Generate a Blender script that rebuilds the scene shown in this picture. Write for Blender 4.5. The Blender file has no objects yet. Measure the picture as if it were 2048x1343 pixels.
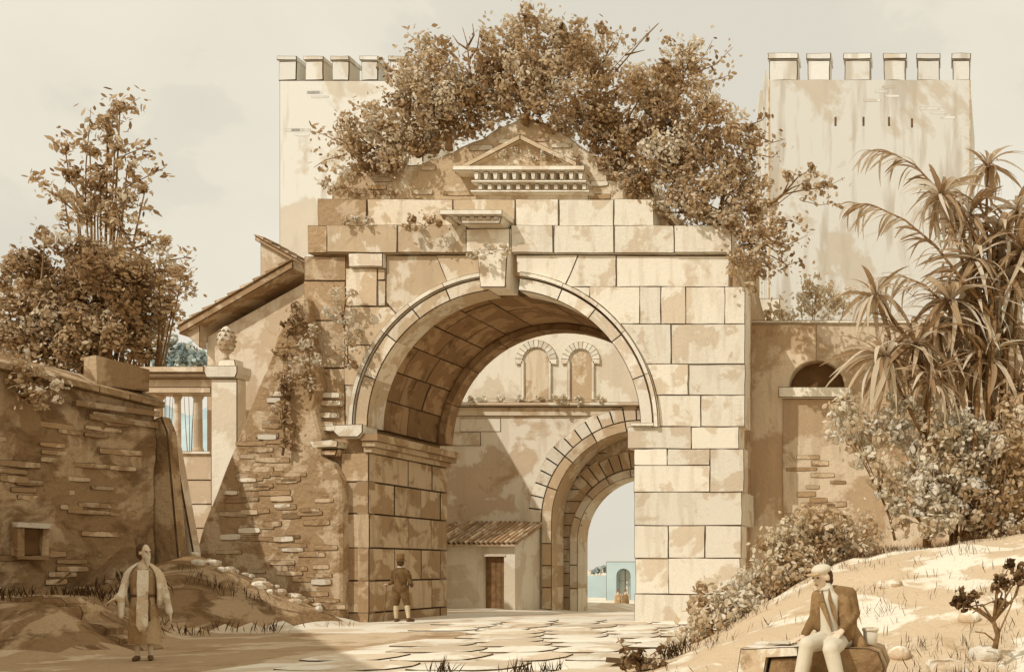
import bpy, bmesh, math, random
import numpy as np
from mathutils import Vector, Matrix, noise as mnoise

random.seed(7)
RNG = np.random.default_rng(11)
sc = bpy.context.scene
COL = sc.collection
rad = math.radians

# ------------------------------------------------------------------ camera
F, VX, VY, EYE = 2000.0, 1900.0, 1135.0, 1.45      # focal length and eye level of the view (2048 px wide)
cam_d = bpy.data.cameras.new('camera')
cam = bpy.data.objects.new('camera', cam_d); COL.objects.link(cam)
cam.location = (0, 0, EYE); cam.rotation_euler = (rad(90), 0, 0)
cam_d.sensor_width = 36.0; cam_d.lens = 36.0 * F / 2048
cam_d.shift_x = -(VX - 1024) / 2048; cam_d.shift_y = (VY - 671.5) / 2048
cam_d.clip_start = 0.1; cam_d.clip_end = 4000
sc.camera = cam

# ------------------------------------------------------------------ sky, sun, exposure
SUN_AZ, SUN_EL = 33.0, 43.0       # degrees to the left of straight behind the viewer, height
w = bpy.data.worlds.new('World'); sc.world = w; w.use_nodes = True
nt = w.node_tree; nt.nodes.clear()
def N(tree, typ, **kw):
    n = tree.nodes.new(typ)
    for k, v in kw.items(): setattr(n, k, v)
    return n
out = N(nt, 'ShaderNodeOutputWorld'); bg = N(nt, 'ShaderNodeBackground'); bg.inputs['Strength'].default_value = 0.1
sky = N(nt, 'ShaderNodeTexSky', sky_type='NISHITA'); sky.sun_disc = False
sky.sun_elevation = rad(SUN_EL); sky.sun_rotation = rad(180 + SUN_AZ); sky.dust_density = 4.0
tc = N(nt, 'ShaderNodeTexCoord')
mp = N(nt, 'ShaderNodeMapping'); mp.inputs['Scale'].default_value = (2.0, 2.0, 3.2); mp.inputs['Location'].default_value = (0.6, 0.0, 0.25)
nz = N(nt, 'ShaderNodeTexNoise'); nz.inputs['Scale'].default_value = 1.6; nz.inputs['Detail'].default_value = 7; nz.inputs['Roughness'].default_value = 0.52; nz.inputs['Distortion'].default_value = 0.3
rp = N(nt, 'ShaderNodeValToRGB')
e = rp.color_ramp.elements
e[0].position = 0.40; e[0].color = (7.15, 6.75, 5.65, 1)
e[1].position = 0.60; e[1].color = (8.35, 7.75, 6.4, 1)
m1 = rp.color_ramp.elements.new(0.47); m1.color = (7.45, 7.0, 5.8, 1)
m2 = rp.color_ramp.elements.new(0.485); m2.color = (7.95, 7.4, 6.1, 1)
mix = N(nt, 'ShaderNodeMix', data_type='RGBA'); mix.inputs['Factor'].default_value = 0.94
nt.links.new(tc.outputs['Generated'], mp.inputs['Vector']); nt.links.new(mp.outputs['Vector'], nz.inputs['Vector'])
nt.links.new(nz.outputs['Fac'], rp.inputs['Fac'])
nt.links.new(sky.outputs['Color'], mix.inputs['A']); nt.links.new(rp.outputs['Color'], mix.inputs['B'])
nt.links.new(mix.outputs['Result'], bg.inputs['Color']); nt.links.new(bg.outputs['Background'], out.inputs['Surface'])

sd = bpy.data.lights.new('sun', 'SUN'); sd.energy = 2.35; sd.angle = rad(0.6); sd.color = (1.0, 0.965, 0.905)
sun = bpy.data.objects.new('sun', sd); COL.objects.link(sun)
to_sun = Vector((-math.sin(rad(SUN_AZ)) * math.cos(rad(SUN_EL)), -math.cos(rad(SUN_AZ)) * math.cos(rad(SUN_EL)), math.sin(rad(SUN_EL))))
sun.rotation_euler = to_sun.to_track_quat('Z', 'Y').to_euler(); sun.location = (-30, -30, 40)
sc.view_settings.view_transform = 'Standard'; sc.view_settings.look = 'None'
sc.view_settings.exposure = 0.10; sc.view_settings.gamma = 1.0
sc.render.engine = 'CYCLES'
sc.cycles.max_bounces = 6; sc.cycles.diffuse_bounces = 4; sc.cycles.glossy_bounces = 1

# ------------------------------------------------------------------ helpers
def X(px, Y): return (px - VX) / F * Y
def Z(py, Y): return EYE - (py - VY) / F * Y
def P(px, py, Y): return Vector((X(px, Y), Y, Z(py, Y)))
def tag(o, label=None, cat=None, group=None, kind=None):
    if label: o['label'] = label
    if cat: o['category'] = cat
    if group: o['group'] = group
    if kind: o['kind'] = kind
    return o
def empty(name, loc=(0, 0, 0), label=None, cat=None, group=None):
    o = bpy.data.objects.new(name, None); COL.objects.link(o); o.location = loc; o.empty_display_size = 0.2
    return tag(o, label, cat, group)
def smooth01(t):
    t = max(0.0, min(1.0, t)); return t * t * (3 - 2 * t)
def lerp(a, b, t): return a + (b - a) * t
def interp(x, xs, ys): return float(np.interp(x, xs, ys))

# ------------------------------------------------------------------ materials
MATS = {}
def wash(name, base, tint, dark, scale=0.5, streak=0.3, grain=0.10, cover=0.5, darkcover=0.66, rim=0.93, bump=0.25, var=0.12):
    """stone / plaster / earth with blotchy weathering stains that have tide-line edges, vertical streaks and fine grain"""
    m = bpy.data.materials.new(name); m.use_nodes = True; t = m.node_tree; t.nodes.clear(); L = t.links.new
    o = N(t, 'ShaderNodeOutputMaterial'); b = N(t, 'ShaderNodeBsdfPrincipled')
    b.inputs['Roughness'].default_value = 0.93; b.inputs['Specular IOR Level'].default_value = 0.12
    g = N(t, 'ShaderNodeNewGeometry'); oi = N(t, 'ShaderNodeObjectInfo')
    off = N(t, 'ShaderNodeVectorMath', operation='SCALE'); cmb = N(t, 'ShaderNodeCombineXYZ')
    L(oi.outputs['Random'], cmb.inputs[0]); L(oi.outputs['Random'], cmb.inputs[2]); L(cmb.outputs[0], off.inputs[0]); off.inputs['Scale'].default_value = 3.0
    add = N(t, 'ShaderNodeVectorMath', operation='ADD'); L(g.outputs['Position'], add.inputs[0]); L(off.outputs[0], add.inputs[1])
    n1 = N(t, 'ShaderNodeTexNoise'); n1.inputs['Scale'].default_value = scale; n1.inputs['Detail'].default_value = 5; n1.inputs['Roughness'].default_value = 0.62; n1.inputs['Distortion'].default_value = 0.35
    L(add.outputs[0], n1.inputs['Vector'])
    r1 = N(t, 'ShaderNodeValToRGB'); el = r1.color_ramp.elements
    rimc = [tint[i] * rim for i in range(3)]
    c = 1 - cover
    el[0].position = max(0.0, 0.30 + 0.4 * c - 0.035); el[0].color = (*base, 1)
    el[1].position = min(1.0, 0.30 + 0.4 * c + 0.16); el[1].color = (*tint, 1)
    q = el.new(0.30 + 0.4 * c + 0.008); q.color = (*rimc, 1)
    L(n1.outputs['Fac'], r1.inputs['Fac'])
    # streaks running down
    mpn = N(t, 'ShaderNodeMapping'); mpn.inputs['Scale'].default_value = (2.6, 2.6, 0.35); L(add.outputs[0], mpn.inputs['Vector'])
    n2 = N(t, 'ShaderNodeTexNoise'); n2.inputs['Scale'].default_value = scale * 2.2; n2.inputs['Detail'].default_value = 4; L(mpn.outputs[0], n2.inputs['Vector'])
    s2 = N(t, 'ShaderNodeMapRange'); s2.inputs['From Min'].default_value = 0.52; s2.inputs['From Max'].default_value = 0.62; s2.inputs['To Max'].default_value = streak; L(n2.outputs['Fac'], s2.inputs['Value'])
    mx1 = N(t, 'ShaderNodeMix', data_type='RGBA'); L(s2.outputs[0], mx1.inputs['Factor']); L(r1.outputs['Color'], mx1.inputs['A']); mx1.inputs['B'].default_value = (*[tint[i] * 0.8 for i in range(3)], 1)
    # darker blotches
    n3 = N(t, 'ShaderNodeTexNoise'); n3.inputs['Scale'].default_value = scale * 1.7; n3.inputs['Detail'].default_value = 5; n3.inputs['Roughness'].default_value = 0.62; n3.inputs['Distortion'].default_value = 0.8
    ad2 = N(t, 'ShaderNodeVectorMath', operation='ADD'); L(add.outputs[0], ad2.inputs[0]); ad2.inputs[1].default_value = (17.3, 5.1, 9.7); L(ad2.outputs[0], n3.inputs['Vector'])
    s3 = N(t, 'ShaderNodeMapRange'); s3.inputs['From Min'].default_value = darkcover - 0.07; s3.inputs['From Max'].default_value = darkcover + 0.04; s3.inputs['To Max'].default_value = 0.8; L(n3.outputs['Fac'], s3.inputs['Value'])
    mx2 = N(t, 'ShaderNodeMix', data_type='RGBA'); L(s3.outputs[0], mx2.inputs['Factor']); L(mx1.outputs['Result'], mx2.inputs['A']); mx2.inputs['B'].default_value = (*dark, 1)
    # grain + per piece tone
    n4 = N(t, 'ShaderNodeTexNoise'); n4.inputs['Scale'].default_value = 38; n4.inputs['Detail'].default_value = 3; L(g.outputs['Position'], n4.inputs['Vector'])
    s4 = N(t, 'ShaderNodeMapRange'); s4.inputs['From Min'].default_value = 0.25; s4.inputs['From Max'].default_value = 0.75; s4.inputs['To Min'].default_value = 1 - grain; s4.inputs['To Max'].default_value = 1 + grain; L(n4.outputs['Fac'], s4.inputs['Value'])
    s5 = N(t, 'ShaderNodeMapRange'); s5.inputs['To Min'].default_value = 1 - var; s5.inputs['To Max'].default_value = 1 + var * 0.6; L(oi.outputs['Random'], s5.inputs['Value'])
    mu = N(t, 'ShaderNodeMath', operation='MULTIPLY'); L(s4.outputs[0], mu.inputs[0]); L(s5.outputs[0], mu.inputs[1])
    vs = N(t, 'ShaderNodeVectorMath', operation='SCALE'); L(mx2.outputs['Result'], vs.inputs[0]); L(mu.outputs[0], vs.inputs['Scale'])
    L(vs.outputs[0], b.inputs['Base Color'])
    n5 = N(t, 'ShaderNodeTexNoise'); n5.inputs['Scale'].default_value = 9; n5.inputs['Detail'].default_value = 3; L(g.outputs['Position'], n5.inputs['Vector'])
    bp = N(t, 'ShaderNodeBump'); bp.inputs['Strength'].default_value = bump; bp.inputs['Distance'].default_value = 0.05; L(n5.outputs['Fac'], bp.inputs['Height']); L(bp.outputs[0], b.inputs['Normal'])
    L(b.outputs[0], o.inputs['Surface']); MATS[name] = m; return m
def plain(name, col, rough=0.9, var=0.12, scale=12):
    m = bpy.data.materials.new(name); m.use_nodes = True; t = m.node_tree; L = t.links.new
    b = t.nodes['Principled BSDF']; b.inputs['Roughness'].default_value = rough; b.inputs['Specular IOR Level'].default_value = 0.15
    g = N(t, 'ShaderNodeNewGeometry'); n = N(t, 'ShaderNodeTexNoise'); n.inputs['Scale'].default_value = scale; n.inputs['Detail'].default_value = 5; L(g.outputs['Position'], n.inputs['Vector'])
    s = N(t, 'ShaderNodeMapRange'); s.inputs['From Min'].default_value = 0.3; s.inputs['From Max'].default_value = 0.7; s.inputs['To Min'].default_value = 1 - var; s.inputs['To Max'].default_value = 1 + var; L(n.outputs['Fac'], s.inputs['Value'])
    v = N(t, 'ShaderNodeVectorMath', operation='SCALE'); v.inputs[0].default_value = col; L(s.outputs[0], v.inputs['Scale']); L(v.outputs[0], b.inputs['Base Color'])
    MATS[name] = m; return m
def leafmat(name, c0, c1, c2, c3, ink=(0.12, 0.066, 0.027), border=0.87, trans=0.12):
    """leaf colour from each leaf's own tone, with a dark leaf margin"""
    m = bpy.data.materials.new(name); m.use_nodes = True; t = m.node_tree; L = t.links.new
    b = t.nodes['Principled BSDF']; b.inputs['Roughness'].default_value = 0.85; b.inputs['Specular IOR Level'].default_value = 0.15
    a = N(t, 'ShaderNodeAttribute', attribute_name='tone'); r = N(t, 'ShaderNodeValToRGB'); el = r.color_ramp.elements
    el[0].position = 0.0; el[0].color = (*c0, 1); el[1].position = 1.0; el[1].color = (*c3, 1)
    q = el.new(0.36); q.color = (*c1, 1); q = el.new(0.70); q.color = (*c2, 1)
    L(a.outputs['Fac'], r.inputs['Fac'])
    ed = N(t, 'ShaderNodeAttribute', attribute_name='rim')
    s = N(t, 'ShaderNodeMapRange'); s.inputs['From Min'].default_value = border; s.inputs['From Max'].default_value = min(1.0, border + 0.1); L(ed.outputs['Fac'], s.inputs['Value'])
    mx = N(t, 'ShaderNodeMix', data_type='RGBA'); L(s.outputs[0], mx.inputs['Factor']); L(r.outputs['Color'], mx.inputs['A']); mx.inputs['B'].default_value = (*ink, 1)
    L(mx.outputs['Result'], b.inputs['Base Color'])
    tr = N(t, 'ShaderNodeBsdfTranslucent'); L(mx.outputs['Result'], tr.inputs['Color']); ms = N(t, 'ShaderNodeMixShader'); ms.inputs[0].default_value = 0.42
    L(b.outputs[0], ms.inputs[1]); L(tr.outputs[0], ms.inputs[2]); L(ms.outputs[0], t.nodes['Material Output'].inputs['Surface'])
    MATS[name] = m; return m

INK = plain('dark_joint', (0.085, 0.050, 0.024), 1.0, 0.5, 3.0)
CREAM, TAN, BRN, DRK = (0.79, 0.725, 0.595), (0.69, 0.575, 0.425), (0.46, 0.315, 0.18), (0.24, 0.14, 0.065)
M_ASH = wash('travertine', CREAM, TAN, BRN, 0.9, 0.30, cover=0.36, darkcover=0.73)
M_ASHL = wash('travertine_weathered', (0.74, 0.645, 0.50), (0.60, 0.46, 0.30), (0.34, 0.21, 0.105), 1.0, 0.4, cover=0.5, darkcover=0.69)
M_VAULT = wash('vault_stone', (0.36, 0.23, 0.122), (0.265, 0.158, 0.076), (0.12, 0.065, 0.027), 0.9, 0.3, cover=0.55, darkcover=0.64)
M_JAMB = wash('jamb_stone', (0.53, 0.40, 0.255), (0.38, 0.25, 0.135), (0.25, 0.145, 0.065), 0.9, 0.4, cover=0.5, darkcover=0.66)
M_CORE = wash('concrete_core', (0.60, 0.46, 0.305), (0.46, 0.315, 0.18), (0.28, 0.165, 0.08), 0.9, 0.4, cover=0.52, darkcover=0.64, bump=0.7)
M_ATTIC = wash('attic_masonry', (0.70, 0.60, 0.45), (0.55, 0.41, 0.255), (0.36, 0.225, 0.115), 0.8, 0.4, cover=0.48, darkcover=0.68, bump=0.8)
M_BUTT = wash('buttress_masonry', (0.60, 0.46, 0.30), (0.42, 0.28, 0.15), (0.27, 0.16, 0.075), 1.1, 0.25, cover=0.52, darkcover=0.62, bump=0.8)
M_BRICK = wash('old_brick', (0.58, 0.44, 0.285), (0.40, 0.26, 0.135), (0.24, 0.14, 0.06), 1.6, 0.1, cover=0.5, darkcover=0.64, var=0.35)
M_BRICKP = wash('pale_brick', (0.77, 0.69, 0.55), (0.60, 0.465, 0.31), (0.36, 0.23, 0.12), 1.6, 0.1, cover=0.42, darkcover=0.7, var=0.2)
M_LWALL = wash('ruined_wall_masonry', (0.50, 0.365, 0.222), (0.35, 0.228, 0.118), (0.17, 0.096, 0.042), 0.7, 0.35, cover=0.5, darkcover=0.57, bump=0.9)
M_RWALL = wash('enclosure_wall_plaster', (0.68, 0.55, 0.39), (0.52, 0.37, 0.225), (0.33, 0.20, 0.10), 0.5, 0.4, cover=0.5, darkcover=0.66, bump=0.5)
M_PALE = wash('pale_plaster', (0.78, 0.715, 0.58), (0.70, 0.60, 0.455), (0.56, 0.43, 0.285), 0.5, 0.3, cover=0.40, darkcover=0.74)
M_TOWER = wash('tower_masonry', (0.70, 0.685, 0.625), (0.64, 0.57, 0.46), (0.55, 0.45, 0.33), 0.22, 0.8, cover=0.34, darkcover=0.74, bump=0.15)
M_FARW = wash('far_wall_masonry', (0.78, 0.71, 0.57), (0.64, 0.50, 0.345), (0.42, 0.28, 0.155), 0.45, 0.3, cover=0.45, darkcover=0.66)
M_FARB = wash('far_brick_gate', (0.70, 0.59, 0.43), (0.56, 0.41, 0.255), (0.38, 0.25, 0.13), 0.6, 0.3, cover=0.5, darkcover=0.66)
M_HOUSE = wash('house_stucco', (0.73, 0.625, 0.475), (0.62, 0.48, 0.325), (0.44, 0.30, 0.17), 0.6, 0.5, cover=0.5, darkcover=0.68)
M_TILE = wash('roof_tile_clay', (0.62, 0.48, 0.32), (0.44, 0.29, 0.16), (0.22, 0.125, 0.05), 1.4, 0.1, cover=0.5, darkcover=0.64, var=0.35)
M_ROAD = wash('road_earth', (0.79, 0.72, 0.585), (0.68, 0.555, 0.40), (0.50, 0.36, 0.215), 0.35, 0.0, cover=0.42, darkcover=0.70)
M_PAVE = wash('paving_basalt', (0.79, 0.72, 0.585), (0.66, 0.535, 0.38), (0.46, 0.32, 0.185), 0.5, 0.0, cover=0.46, darkcover=0.68, var=0.2)
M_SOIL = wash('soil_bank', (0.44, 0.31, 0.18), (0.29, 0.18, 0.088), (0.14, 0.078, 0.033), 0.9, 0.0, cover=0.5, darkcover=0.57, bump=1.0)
M_SHADE_EARTH = wash('shade_brown_earth', (0.60, 0.465, 0.31), (0.45, 0.315, 0.185), (0.30, 0.185, 0.092), 0.45, 0.0, cover=0.5, darkcover=0.62, bump=0.8)  # browner ground colour that deepens the shadow over the left foreground
M_HILL = wash('dry_grass_bank', (0.77, 0.685, 0.535), (0.62, 0.475, 0.31), (0.43, 0.29, 0.155), 0.6, 0.0, cover=0.54, darkcover=0.66, bump=0.6)
M_ROCK = wash('boulder_stone', (0.79, 0.725, 0.59), (0.62, 0.475, 0.315), (0.27, 0.155, 0.07), 1.6, 0.3, cover=0.42, darkcover=0.62)
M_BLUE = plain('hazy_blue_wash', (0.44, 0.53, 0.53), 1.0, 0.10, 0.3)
M_WOOD = plain('dark_wood', (0.22, 0.125, 0.055), 0.8, 0.35, 5)
M_BARK = plain('bark', (0.24, 0.14, 0.06), 0.95, 0.4, 14)
M_TWIG = plain('twig', (0.10, 0.055, 0.022), 0.95, 0.3, 14)
M_HOLE = plain('dark_hollow', (0.16, 0.085, 0.035), 1.0, 0.3, 3)
L_BUSH = leafmat('leaf_bush', (0.17, 0.092, 0.038), (0.44, 0.285, 0.14), (0.66, 0.50, 0.305), (0.85, 0.77, 0.61))
L_DARK = leafmat('leaf_dark', (0.08, 0.04, 0.016), (0.20, 0.112, 0.048), (0.34, 0.21, 0.105), (0.56, 0.42, 0.26))
L_PALE = leafmat('leaf_pale', (0.46, 0.30, 0.15), (0.72, 0.56, 0.36), (0.84, 0.75, 0.57), (0.87, 0.82, 0.70))
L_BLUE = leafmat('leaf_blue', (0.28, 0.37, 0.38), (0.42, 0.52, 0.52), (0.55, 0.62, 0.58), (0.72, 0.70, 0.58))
L_PALM = leafmat('leaf_palm', (0.38, 0.245, 0.13), (0.60, 0.45, 0.28), (0.78, 0.68, 0.52), (0.84, 0.785, 0.665), border=0.86, ink=(0.035, 0.018, 0.007))
L_GRASS = leafmat('grass_blade', (0.17, 0.095, 0.04), (0.36, 0.23, 0.115), (0.56, 0.41, 0.25), (0.72, 0.61, 0.44), border=2.0)

# ------------------------------------------------------------------ mesh building
class MB:
    def __init__(s): s.v = []; s.f = []; s.m = []
    def add(s, verts, faces, mat=0):
        o = len(s.v); s.v += [tuple(p) for p in verts]
        for f in faces: s.f.append(tuple(i + o for i in f)); s.m.append(mat)
        return s
    def box(s, x0, x1, y0, y1, z0, z1, mat=0):
        if x0 > x1: x0, x1 = x1, x0
        if y0 > y1: y0, y1 = y1, y0
        if z0 > z1: z0, z1 = z1, z0
        v = [(x0, y0, z0), (x1, y0, z0), (x1, y1, z0), (x0, y1, z0), (x0, y0, z1), (x1, y0, z1), (x1, y1, z1), (x0, y1, z1)]
        return s.add(v, [(0, 3, 2, 1), (4, 5, 6, 7), (0, 1, 5, 4), (1, 2, 6, 5), (2, 3, 7, 6), (3, 0, 4, 7)], mat)
    def prism(s, poly, y0, y1, b=0.02, mat=0, ink=1, back=False, jit=0.0):
        """polygon in x,z standing in front at y0, reaching back to y1, its front arris chamfered by b"""
        a = sum(poly[i][0] * poly[(i + 1) % len(poly)][1] - poly[(i + 1) % len(poly)][0] * poly[i][1] for i in range(len(poly)))
        if a < 0: poly = poly[::-1]
        if jit: poly = [(p[0] + random.uniform(-jit, jit), p[1] + random.uniform(-jit, jit)) for p in poly]
        n = len(poly); ins = []
        for i in range(n):
            p0, p1, p2 = Vector(poly[i - 1]), Vector(poly[i]), Vector(poly[(i + 1) % n])
            d1 = (p1 - p0); d2 = (p2 - p1)
            if d1.length < 1e-6: d1 = d2
            if d2.length < 1e-6: d2 = d1
            n1 = Vector((-d1.y, d1.x)).normalized(); n2 = Vector((-d2.y, d2.x)).normalized()
            k = n1 + n2
            if k.length < 1e-4: k = n1
            k = k.normalized(); k = k / max(0.45, k.dot(n1))
            ins.append(p1 + k * b)
        A = [(p.x, y0, p.y) for p in ins]; B = [(p[0], y0 + b, p[1]) for p in poly]; C = [(p[0], y1, p[1]) for p in poly]
        o = len(s.v); s.v += A + B + C
        s.f.append(tuple(range(o, o + n))); s.m.append(mat)
        for i in range(n):
            j = (i + 1) % n
            s.f.append((o + i, o + n + i, o + n + j, o + j)); s.m.append(ink)
            s.f.append((o + n + i, o + 2 * n + i, o + 2 * n + j, o + n + j)); s.m.append(mat)
        if back: s.f.append(tuple(range(o + 3 * n - 1, o + 2 * n - 1, -1))); s.m.append(mat)
        return s
    def panel(s, mp, u0, u1, v0, v1, depth, bu, bv, bw, nu=1, nv=1, mat=0, ink=1):
        """block on any surface mp(u,v,w) (w into the wall): face inset from its joints, arris chamfered, sides going in"""
        us = [lerp(u0, u1, i / nu) for i in range(nu + 1)]; vs = [lerp(v0, v1, i / nv) for i in range(nv + 1)]
        ui = [lerp(u0 + bu, u1 - bu, i / nu) for i in range(nu + 1)]; vi = [lerp(v0 + bv, v1 - bv, i / nv) for i in range(nv + 1)]
        o = len(s.v)
        for j in range(nv + 1):
            for i in range(nu + 1): s.v.append(tuple(mp(ui[i], vi[j], 0)))
        W = nu + 1
        for j in range(nv):
            for i in range(nu):
                k = o + j * W + i; s.f.append((k, k + 1, k + W + 1, k + W)); s.m.append(mat)
        ring = [(i, 0) for i in range(nu)] + [(nu, j) for j in range(nv)] + [(i, nv) for i in range(nu, 0, -1)] + [(0, j) for j in range(nv, 0, -1)]
        inner = [o + j * W + i for i, j in ring]; n = len(ring)
        o2 = len(s.v)
        for w in (bw, depth):
            for i, j in ring: s.v.append(tuple(mp(us[i], vs[j], w)))
        for i in range(n):
            j = (i + 1) % n
            s.f.append((inner[i], o2 + i, o2 + j, inner[j])); s.m.append(ink)
            s.f.append((o2 + i, o2 + n + i, o2 + n + j, o2 + j)); s.m.append(mat)
        return s
    def tube(s, pts, radii, seg=6, mat=0, cap=True):
        pts = [Vector(p) for p in pts]; n = len(pts); o = len(s.v)
        for i, p in enumerate(pts):
            d = (pts[min(i + 1, n - 1)] - pts[max(i - 1, 0)]).normalized()
            a = d.cross(Vector((0.13, 0.97, 0.21))).normalized(); b = d.cross(a)
            for k in range(seg):
                t = 2 * math.pi * k / seg
                s.v.append(tuple(p + (a * math.cos(t) + b * math.sin(t)) * radii[i]))
        for i in range(n - 1):
            for k in range(seg):
                k2 = (k + 1) % seg
                s.f.append((o + i * seg + k, o + i * seg + k2, o + (i + 1) * seg + k2, o + (i + 1) * seg + k)); s.m.append(mat)
        if cap:
            s.f.append(tuple(o + k for k in range(seg))[::-1]); s.m.append(mat)
            s.f.append(tuple(o + (n - 1) * seg + k for k in range(seg))); s.m.append(mat)
        return s
    def lathe(s, prof, c=(0, 0, 0), seg=16, mat=0, sx=1.0, sy=1.0, wob=None):
        o = len(s.v); n = len(prof)
        for i, (r, z) in enumerate(prof):
            for k in range(seg):
                t = 2 * math.pi * k / seg; q = r * (wob(t, z) if wob else 1)
                s.v.append((c[0] + q * sx * math.cos(t), c[1] + q * sy * math.sin(t), c[2] + z))
        for i in range(n - 1):
            for k in range(seg):
                k2 = (k + 1) % seg
                s.f.append((o + i * seg + k, o + i * seg + k2, o + (i + 1) * seg + k2, o + (i + 1) * seg + k)); s.m.append(mat)
        s.f.append(tuple(o + k for k in range(seg))[::-1]); s.m.append(mat)
        s.f.append(tuple(o + (n - 1) * seg + k for k in range(seg))); s.m.append(mat)
        return s
    def mesh(s, name, mats, smooth=False):
        me = bpy.data.meshes.new(name); me.from_pydata(s.v, [], s.f)
        for m in mats: me.materials.append(m)
        mi = np.array(s.m, dtype=np.int32); mi = np.minimum(mi, len(mats) - 1)
        me.polygons.foreach_set('material_index', mi)
        if smooth: me.polygons.foreach_set('use_smooth', np.ones(len(s.f), dtype=bool))
        me.update(); return me
    def build(s, name, mats, parent=None, smooth=False, loc=None):
        if not isinstance(mats, (list, tuple)): mats = [mats]
        return place(name, s.mesh(name, mats, smooth), parent, loc)
def place(name, me, parent=None, loc=None, rot=None, scale=None):
    o = bpy.data.objects.new(name, me); COL.objects.link(o)
    if parent is not None:
        o.parent = parent
        p = parent; base = Vector((0, 0, 0))
        while p is not None: base += Vector(p.location); p = p.parent
        o.location = (Vector(loc) if loc is not None else Vector((0, 0, 0))) - base     # meshes are written in world metres
    elif loc is not None: o.location = loc
    if rot is not None: o.rotation_euler = rot
    if scale is not None: o.scale = scale
    return o

def rectp(x0, y0, x1, y1, Y, k=3):
    """pixel rectangle of the facade at depth Y as a polygon in metres with k pieces per side"""
    c = [(x0, y0), (x1, y0), (x1, y1), (x0, y1)]; r = []
    for i in range(4):
        a, b = c[i], c[(i + 1) % 4]
        for t in range(k): r.append((lerp(a[0], b[0], t / k), lerp(a[1], b[1], t / k)))
    return [(X(p[0], Y), Z(p[1], Y)) for p in r]
def pxpoly(pts, Y): return [(X(p[0], Y), Z(p[1], Y)) for p in pts]
def clip(poly, a, b, c):
    """keep a*x+b*y<=c of a pixel polygon"""
    r = []
    for i in range(len(poly)):
        p, q = poly[i], poly[(i + 1) % len(poly)]
        dp, dq = a * p[0] + b * p[1] - c, a * q[0] + b * q[1] - c
        if dp <= 0: r.append(p)
        if dp * dq < 0:
            t = dp / (dp - dq); r.append((lerp(p[0], q[0], t), lerp(p[1], q[1], t)))
    return r
def minus_circle(poly, cx, cy, R):
    """pixel polygon with the part inside a circle cut off along the arc"""
    dense = []
    for i in range(len(poly)):
        a, b = poly[i], poly[(i + 1) % len(poly)]
        L = math.hypot(b[0] - a[0], b[1] - a[1]); k = max(2, int(L / 3))
        for t in range(k): dense.append((lerp(a[0], b[0], t / k), lerp(a[1], b[1], t / k), t == 0))
    ins = [math.hypot(p[0] - cx, p[1] - cy) < R for p in dense]
    if not any(ins): return poly
    if all(ins): return []
    n = len(dense); st = next(i for i in range(n) if ins[i] and not ins[(i + 1) % n])
    seq = [dense[(st + 1 + i) % n] for i in range(n)]; fl = [ins[(st + 1 + i) % n] for i in range(n)]
    res = []; i = 0
    while i < n:
        if not fl[i]:
            edge = (i == 0) or fl[i - 1] or (i + 1 < n and fl[i + 1]) or i == n - 1
            if seq[i][2] or edge: res.append(seq[i][:2])
            i += 1
        else:
            a0 = seq[i - 1]; j = i
            while j < n and fl[j]: j += 1
            a1 = seq[j % n]
            t0 = math.atan2(a0[1] - cy, a0[0] - cx); t1 = math.atan2(a1[1] - cy, a1[0] - cx)
            d = (t1 - t0 + math.pi) % (2 * math.pi) - math.pi
            k = max(2, int(abs(d) * R / 14))
            for q in range(0, k + 1): res.append((cx + R * math.cos(t0 + d * q / k), cy + R * math.sin(t0 + d * q / k)))
            i = j
    return res

# ------------------------------------------------------------------ terrain
def bank_r(x, y):
    a = interp(x, [-5.4, -4.6, -3.8, -2.7, -1.8, 0, 1.5, 6, 30], [0, .12, .42, 1.25, 1.62, 1.85, 2.05, 2.5, 2.9])
    b = interp(y, [8.6, 10.2, 12, 14, 16.5, 18, 30, 36], [0, .10, .30, .55, .88, 1, 1, .6])
    return a * b
def bank_l(x, y):
    a = smooth01((interp(y, [16, 20, 24, 26, 40], [-13.5, -15.4, -18.0, -19.5, -23]) - x) / 1.5) * smooth01((y - 15.9) / 1.5) * 0.85
    r = math.hypot((x + 19.0) * 0.95, (y - 25.0) * 0.8)
    c = max(0.0, 1.85 * (1 - r / 3.3))
    if r < 0.8: c = max(c, 1.4)
    return max(a * smooth01((32 - y) / 4) , c) if x < -12 else 0
def gz(x, y):
    h = 0.0
    if y > 33: h -= smooth01((x + 17.5) / 4.0) * (interp(y, [33, 38, 80, 200], [0, .27, 2.05, 2.2]))
    elif y > 1e9: pass
    if y > 44: h = min(h, -interp(y, [44, 80, 200], [0, 2.05, 2.2]))
    h += bank_r(x, y) if x > -5.5 else 0
    if x < -12: h += bank_l(x, y)
    if x > -4.5 and 9 < y < 24: h += (0.10 * mnoise.noise(Vector((x * .9 + 4, y * .55, 7))) + .05 * mnoise.noise(Vector((x * 2.2, y * 1.2, 9)))) * min(1, max(0, h) * 1.5)
    if x > -5.5 or x < -13.5: h += 0.05 * mnoise.noise(Vector((x * 1.3, y * 1.3, 0))) * min(1, max(0, h) * 3)
    return h
xs = sorted(set([-900, -400, -200, -120, -80, -60, -45, -36, -30, -27] + list(np.arange(-25, 8.01, 0.25)) + [10, 12, 16, 22, 30, 45, 70, 120, 250, 500, 900]))
ys = sorted(set([-400, -150, -60, -25, -10, 0, 4, 6] + list(np.arange(7.5, 40.01, 0.25)) + list(np.arange(42, 100, 3)) + [120, 150, 200, 300, 500, 900, 1600]))
gv = [(x, y, gz(x, y)) for y in ys for x in xs]; W = len(xs); gf = []; gm = []
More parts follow.
